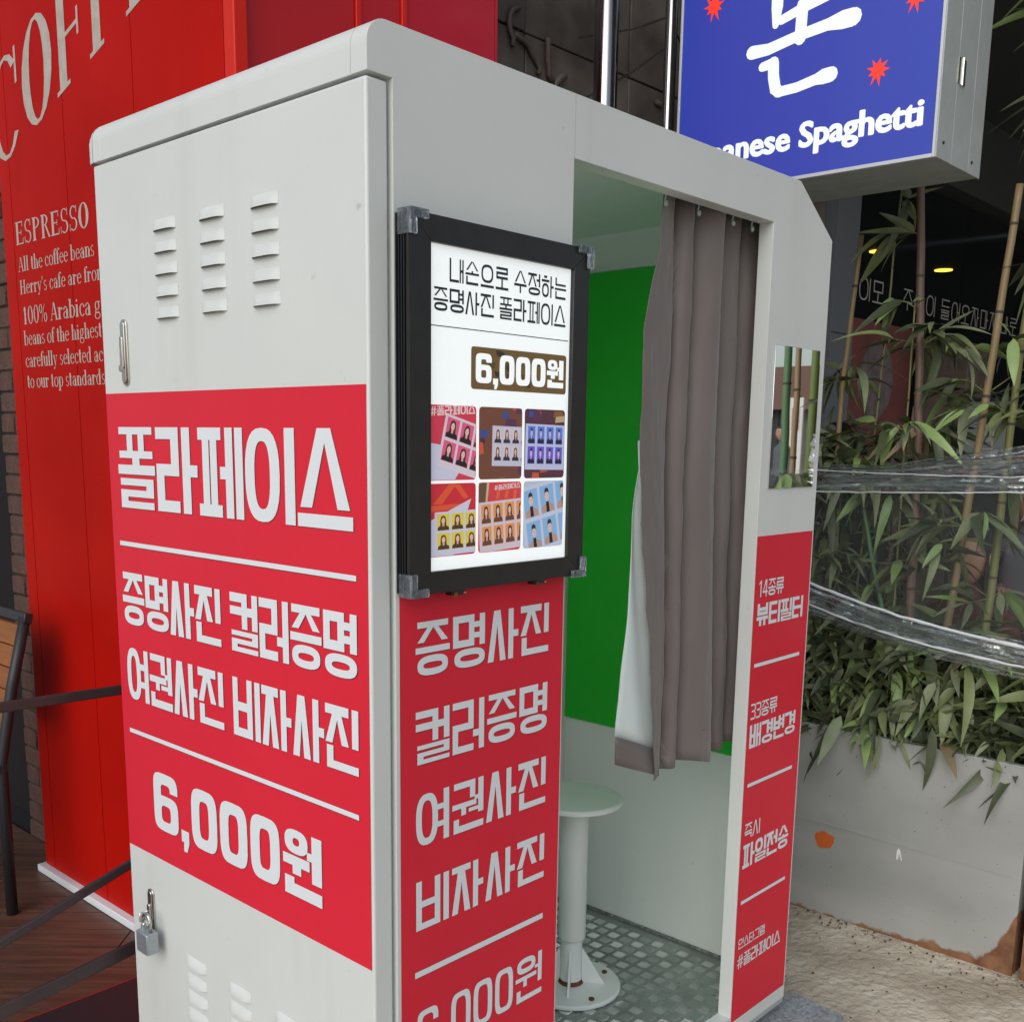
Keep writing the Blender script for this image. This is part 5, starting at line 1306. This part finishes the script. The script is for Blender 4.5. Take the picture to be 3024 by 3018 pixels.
def bamboo(label, path, r, kind, clusters, group='bamboo plants in the steel planters', low=0, taper=.7, ring_step=.22, dark=.25, bare_top=True):
    """path: list of points from soil to tip; clusters: (height fraction, leaves, spread)"""
    global nplant
    base = path[0]; t = thing('bamboo', label, 'bamboo', base, group)
    pts = [Vector(p) for p in path]; tot = sum((pts[i + 1] - pts[i]).length for i in range(len(pts) - 1))
    def at(f):
        d = f * tot
        for i in range(len(pts) - 1):
            l = (pts[i + 1] - pts[i]).length
            if d <= l or i == len(pts) - 2: return pts[i].lerp(pts[i + 1], min(1, d / l))
            d -= l
    N = max(12, int(tot / .05)); P = [at(k / N) + Vector((noise.noise(Vector((k * .35, nplant, 0))), noise.noise(Vector((k * .35, nplant, 9))), 0)) * .003 for k in range(N + 1)]
    b = MB(); b.tube(P, [r * (1 - (1 - taper) * k / N) for k in range(N + 1)], culm_ms[kind], 12); b.build('culm', t, smooth=True)
    d = random.uniform(.05, ring_step)
    while d < tot - .02:
        f = d / tot; p = at(f); q = at(min(1, f + .01)); u = (q - p).normalized(); rr = r * (1 - (1 - taper) * f)
        o = bpy.data.objects.new('node_ring', RING); COL.objects.link(o); o.parent = t; o.matrix_parent_inverse = t.matrix_world.inverted()
        o.matrix_basis = Matrix.Translation(p) @ u.to_track_quat('Z', 'Y').to_matrix().to_4x4() @ Matrix.Diagonal((rr, rr, 1, 1))
        d += ring_step * random.uniform(.85, 1.15)
    tw = MB()
    cnt = 0
    def place(p, az, pitch, s):
        nonlocal cnt
        cnt += 1
        me = leafpick(dark)
        o = bpy.data.objects.new('leaf', me); COL.objects.link(o); o.parent = t; o.matrix_parent_inverse = t.matrix_world.inverted()
        o.matrix_basis = leaf_matrix(p, az, pitch, random.uniform(-.7, .7), s)
    for (f, n, spread) in clusters:
        c = at(f); left = n
        while left > 0:
            az = random.uniform(0, 2 * math.pi); L = random.uniform(.3, 1) * spread; rise = random.uniform(-.1, .7)
            q = [c, c + Vector((math.cos(az) * L * .5, math.sin(az) * L * .5, L * rise * .6)), c + Vector((math.cos(az) * L, math.sin(az) * L, L * rise * .75))]
            q = [v_ if v_.x > 2.095 or v_.z > 99 else Vector((2.095 + (2.095 - v_.x) * .2, v_.y, v_.z)) for v_ in q] if c.x > 2.0 and spread < .3 and c.z < 1.6 else q
            tw.tube(q, [.0022, .0016, .001], culm_ms['olive'], 4, cap=False)
            m_ = min(left, random.randint(4, 7)); left -= m_
            for i in range(m_):
                u = .45 + .55 * (i + 1) / m_; p = q[0].lerp(q[1], u * 2) if u < .5 else q[1].lerp(q[2], u * 2 - 1)
                place(p, az + random.uniform(-1.3, 1.3), random.gauss(.30, .50), random.uniform(.5, 1.22))
    if tw.v: tw.build('twigs', t, smooth=True)['kind'] = 'stuff'
    for _ in range(low):      # low foliage round the foot, spilling over the rim
        side = random.random()
        px = base[0] + random.gauss(0, .10); py = base[1] + random.gauss(0, .11); px = max(2.075, min(2.5, px))
        pz = .60 + abs(random.gauss(0, .15)) + (.02 if px > 2.12 else -.0)
        az = random.uniform(math.pi * .55, math.pi * 1.45) if px < 2.2 else random.uniform(0, 6.28)
        place(Vector((px, py, pz)), az, random.uniform(.0, 1.25) if px < 2.2 else random.uniform(-.6, .9), random.uniform(.75, 1.2))
    nplant += 1
    return t
X = 2.30
bamboo('short tan cane at the left of the bamboo, leaning right', [(X, .405, .56), (X, .415, 1.2), (X, .408, 1.70), (X, .378, 2.139)], .0105, 'tan', [(.55, 34, .15), (.72, 30, .14), (.36, 26, .14), (.22, 24, .16)], low=110, ring_step=.30)
bamboo('tall brown cane rising straight up behind the sign', [(X, .125, .56), (X, .135, 1.2), (X, .16, 1.7), (X, .205, 2.30), (X, .22, 3.0)], .0145, 'brown', [(.14, 30, .18), (.24, 26, .17), (.33, 20, .17), (.40, 20, .16), (.505, 44, .19), (.64, 8, .10), (.80, 16, .2), (.92, 20, .2)], low=110, ring_step=.30)
bamboo('long pale cane leaning to the right with a cut top', [(X, .045, .56), (X, -.005, 1.15), (X, -.04, 1.6), (X, -.062, 1.95), (X, -.082, 2.224)], .0125, 'tan', [(.22, 26, .16), (.42, 22, .15), (.62, 18, .16), (.655, 20, .19)], low=110, ring_step=.24, taper=.85)
bamboo('olive cane at the right edge, leaning left at the foot', [(X, -.085, .56), (X, -.112, 1.2), (X, -.122, 1.69), (X, -.150, 2.2)], .0135, 'olive', [(.2, 24, .16), (.3, 20, .15), (.62, 30, .15), (.74, 26, .15), (.5, 14, .12)], low=110, ring_step=.21)
bamboo('thin green cane crossing low towards the left', [(X + .05, .12, .62), (X, .20, .90), (X, .265, 1.13), (X, .325, 1.36)], .0095, 'green', [(.5, 10, .12), (.25, 14, .12)], low=90, ring_step=.26)
bamboo('thin brown cane crossing behind the thin green one', [(X + .08, .27, .56), (X + .08, .26, .95), (X + .08, .215, 1.45), (X + .08, .20, 1.62)], .008, 'brown', [(.35, 14, .12), (.72, 34, .17), (.9, 24, .15)], low=90)
bamboo('olive brown cane close behind the booth edge', [(X + .02, .385, .56), (X + .02, .40, 1.0), (X + .02, .405, 1.5)], .009, 'olive', [(.5, 18, .12), (.8, 44, .17), (.95, 40, .17)], low=90, dark=.45)
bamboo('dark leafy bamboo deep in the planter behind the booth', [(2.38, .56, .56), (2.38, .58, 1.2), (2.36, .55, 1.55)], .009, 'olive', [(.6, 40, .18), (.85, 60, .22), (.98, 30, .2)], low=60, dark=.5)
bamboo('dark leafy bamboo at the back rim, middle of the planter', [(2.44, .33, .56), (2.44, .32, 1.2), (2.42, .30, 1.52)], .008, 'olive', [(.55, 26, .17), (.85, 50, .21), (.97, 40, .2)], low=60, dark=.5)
bamboo('tall bamboo outside the right edge with hanging leaves in the top corner', [(2.34, -.22, .56), (2.30, -.235, 1.4), (2.26, -.25, 2.2), (2.24, -.255, 2.95)], .012, 'olive', [(.45, 26, .16), (.60, 26, .15), (.78, 26, .18), (.86, 34, .21), (.94, 34, .22)], low=90, dark=.3)
bamboo('thin drooping bamboo twig hanging below the blue sign', [(2.36, .36, .56), (2.38, .33, 1.4), (2.36, .29, 2.25), (2.34, .25, 2.5)], .004, 'olive', [(.86, 5, .10), (.98, 4, .1)], low=20)
bamboo('thin bamboo with fresh leaves beside the tall brown cane', [(2.28, .17, .56), (2.27, .175, 1.3), (2.27, .18, 1.92)], .0035, 'olive', [(.99, 8, .08), (.72, 10, .12)], low=40)
# canes that show in the mirror
bamboo('thick green cane seen at the left of the booth mirror', [(2.24, -.56, .56), (2.22, -.565, 1.5), (2.20, -.575, 2.7)], .015, 'green', [(.9, 10, .2), (.38, 16, .14)], low=30, ring_step=.34)
bamboo('thin tan cane seen in the middle of the booth mirror', [(2.32, -.60, .56), (2.35, -.60, 1.4), (2.38, -.62, 2.6)], .012, 'tan', [(.3, 14, .15), (.9, 10, .2)], low=40)
bamboo('thick lime green cane seen at the right of the booth mirror', [(2.32, -.53, .56), (2.33, -.53, 1.5), (2.34, -.53, 2.7)], .016, 'lime', [(.3, 10, .14), (.35, 10, .15), (.9, 8, .2)], low=40, ring_step=.33)

# ground-cover mass of leaves low in the planter
def foliage_mass():
    V, F, MI = [], [], []; srcs = [LM[0], LM[4], LM[7], LM[1], LM[8], LM[6]]
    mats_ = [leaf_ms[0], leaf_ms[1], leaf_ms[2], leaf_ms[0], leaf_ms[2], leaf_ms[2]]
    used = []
    for m_ in mats_:
        if m_ not in used: used.append(m_)
    for q_ in range(3600):
        y = random.uniform(-.34, 1.12); x = 2.12 + abs(random.gauss(0, .16)); x = min(x, 2.52)
        z = .57 + .34 * random.random() ** 1.6 * (1 if y < .7 else .8)
        if q_ > 2300: x = random.uniform(2.22, 2.54); z = .85 + .62 * random.random() ** 1.1; y = random.uniform(-.34, 1.12); 
        if q_ > 2300 and -.22 < y < .07 and z > .98: continue
        if q_ > 2300 and noise.noise(Vector((y * 5, z * 5, 2))) < .02: continue
        k = random.randrange(6); M_ = leaf_matrix(Vector((x, y, z)), random.uniform(0, 6.28), random.uniform(-.9, 1.1), random.uniform(-1, 1), random.uniform(.4, 1.1))
        i0 = len(V); V += [tuple(M_ @ v_.co) for v_ in srcs[k].vertices]; F += [tuple(i0 + q for q in p.vertices) for p in srcs[k].polygons]; MI += [used.index(mats_[k])] * len(srcs[k].polygons)
    me = bpy.data.meshes.new('low_foliage'); me.from_pydata(V, [], F)
    for m_ in used: me.materials.append(m_)
    me.polygons.foreach_set('material_index', MI); me.polygons.foreach_set('use_smooth', [True] * len(F))
    o = bpy.data.objects.new('low_foliage', me); COL.objects.link(o); o['kind'] = 'stuff'; tag(o, 'dense low bamboo foliage filling the steel planter', 'foliage')
foliage_mass()

# ---- plastic film wrapped in front of the bamboo
film = thing('plastic_film', 'crumpled clear plastic film wrapped around the bamboo in shiny bands', 'plastic film', (2.05, 0, 1.2))
def film_band(name, ya, yb, ztop, zbot, amp, nf, x0=2.045, NY=110, NZ=16, seed=0, fm=None):
    b = MB(); rows = []
    for j in range(NZ + 1):
        t = j / NZ; r = []
        for i in range(NY + 1):
            s = i / NY; y = ya + (yb - ya) * s; z = ztop(s) + (zbot(s) - ztop(s)) * t
            z += .006 * noise.noise(Vector((s * 9, t * 2, seed))) * amp / .01
            x = x0 + amp * math.sin(t * nf * math.pi + 2 * noise.noise(Vector((s * 4, 0, seed)))) + amp * .8 * noise.noise(Vector((s * 14, t * 6, seed + 3)))
            r.append((x, y, z))
        rows.append(r)
    b.grid(rows, fm or film_m); b.flat = True
    o = b.build(name, film, smooth=False)
    for p in o.data.polygons: p.use_smooth = True
    return o
L = lambda a, b_, c=0: (lambda s: a + (b_ - a) * s + c * math.sin(math.pi * s))
# s = 0 deep left (y=+1.1) ... 1 right edge (y=-.34)
film_band('sheet', .95, -.38, L(1.44, 1.42, -.02), L(1.05, .95, -.01), .006, 2, 2.055, seed=1, fm=film_clear)
film_band('upper_band', .95, -.38, L(1.48, 1.53, -.07), L(1.36, 1.38, .0), .011, 7, 2.046, seed=5)
film_band('upper_band', .95, -.38, L(1.43, 1.50, -.05), L(1.33, 1.40, -.01), .007, 3, 2.040, seed=8, fm=film_clear)
film_band('lower_band', .95, -.38, L(1.30, .95, -.07), L(1.26, .90, -.10), .012, 5, 2.046, seed=12)
film_band('lower_band', .95, -.38, L(1.28, .98, -.09), L(1.19, .87, -.07), .010, 7, 2.040, seed=19)
def film_rope(path, r, seed):
    b = MB(); N = 120; P = []; rr = []
    for k in range(N + 1):
        s = k / N; y = .95 + (-.38 - .95) * s; P.append((2.034 + .004 * noise.noise(Vector((s * 20, seed, 0))), y, path(s) + .003 * noise.noise(Vector((s * 26, seed, 4))))); rr.append(r * (.5 + 1.0 * abs(noise.noise(Vector((s * 16, seed, 8)))) + .3))
    b.tube(P, rr, mat('film_fold_glint', (.80, .84, .86), .22, trans=.2, coat=.5), 7); return b.build('rolled_edge', film, smooth=True)  # pale opaque fold colour stands in for white glints on the film
film_rope(L(1.315, .955, -.075), .0052, 1)
film_rope(L(1.448, 1.42, -.015), .0016, 6)
film_rope(L(1.255, .905, -.085), .0038, 2)
film_rope(L(1.35, 1.385, -.01), .0020, 3)
# second film round the mirrored planter
film2 = thing('plastic_film', 'clear plastic film around the second planter, seen in the booth mirror', 'plastic film', (2.05, -1.2, 1.2))
film = film2
film_band('sheet', -.40, -2.05, L(1.42, 1.40), L(1.02, 1.05), .006, 3, 2.05, seed=31, fm=film_clear)
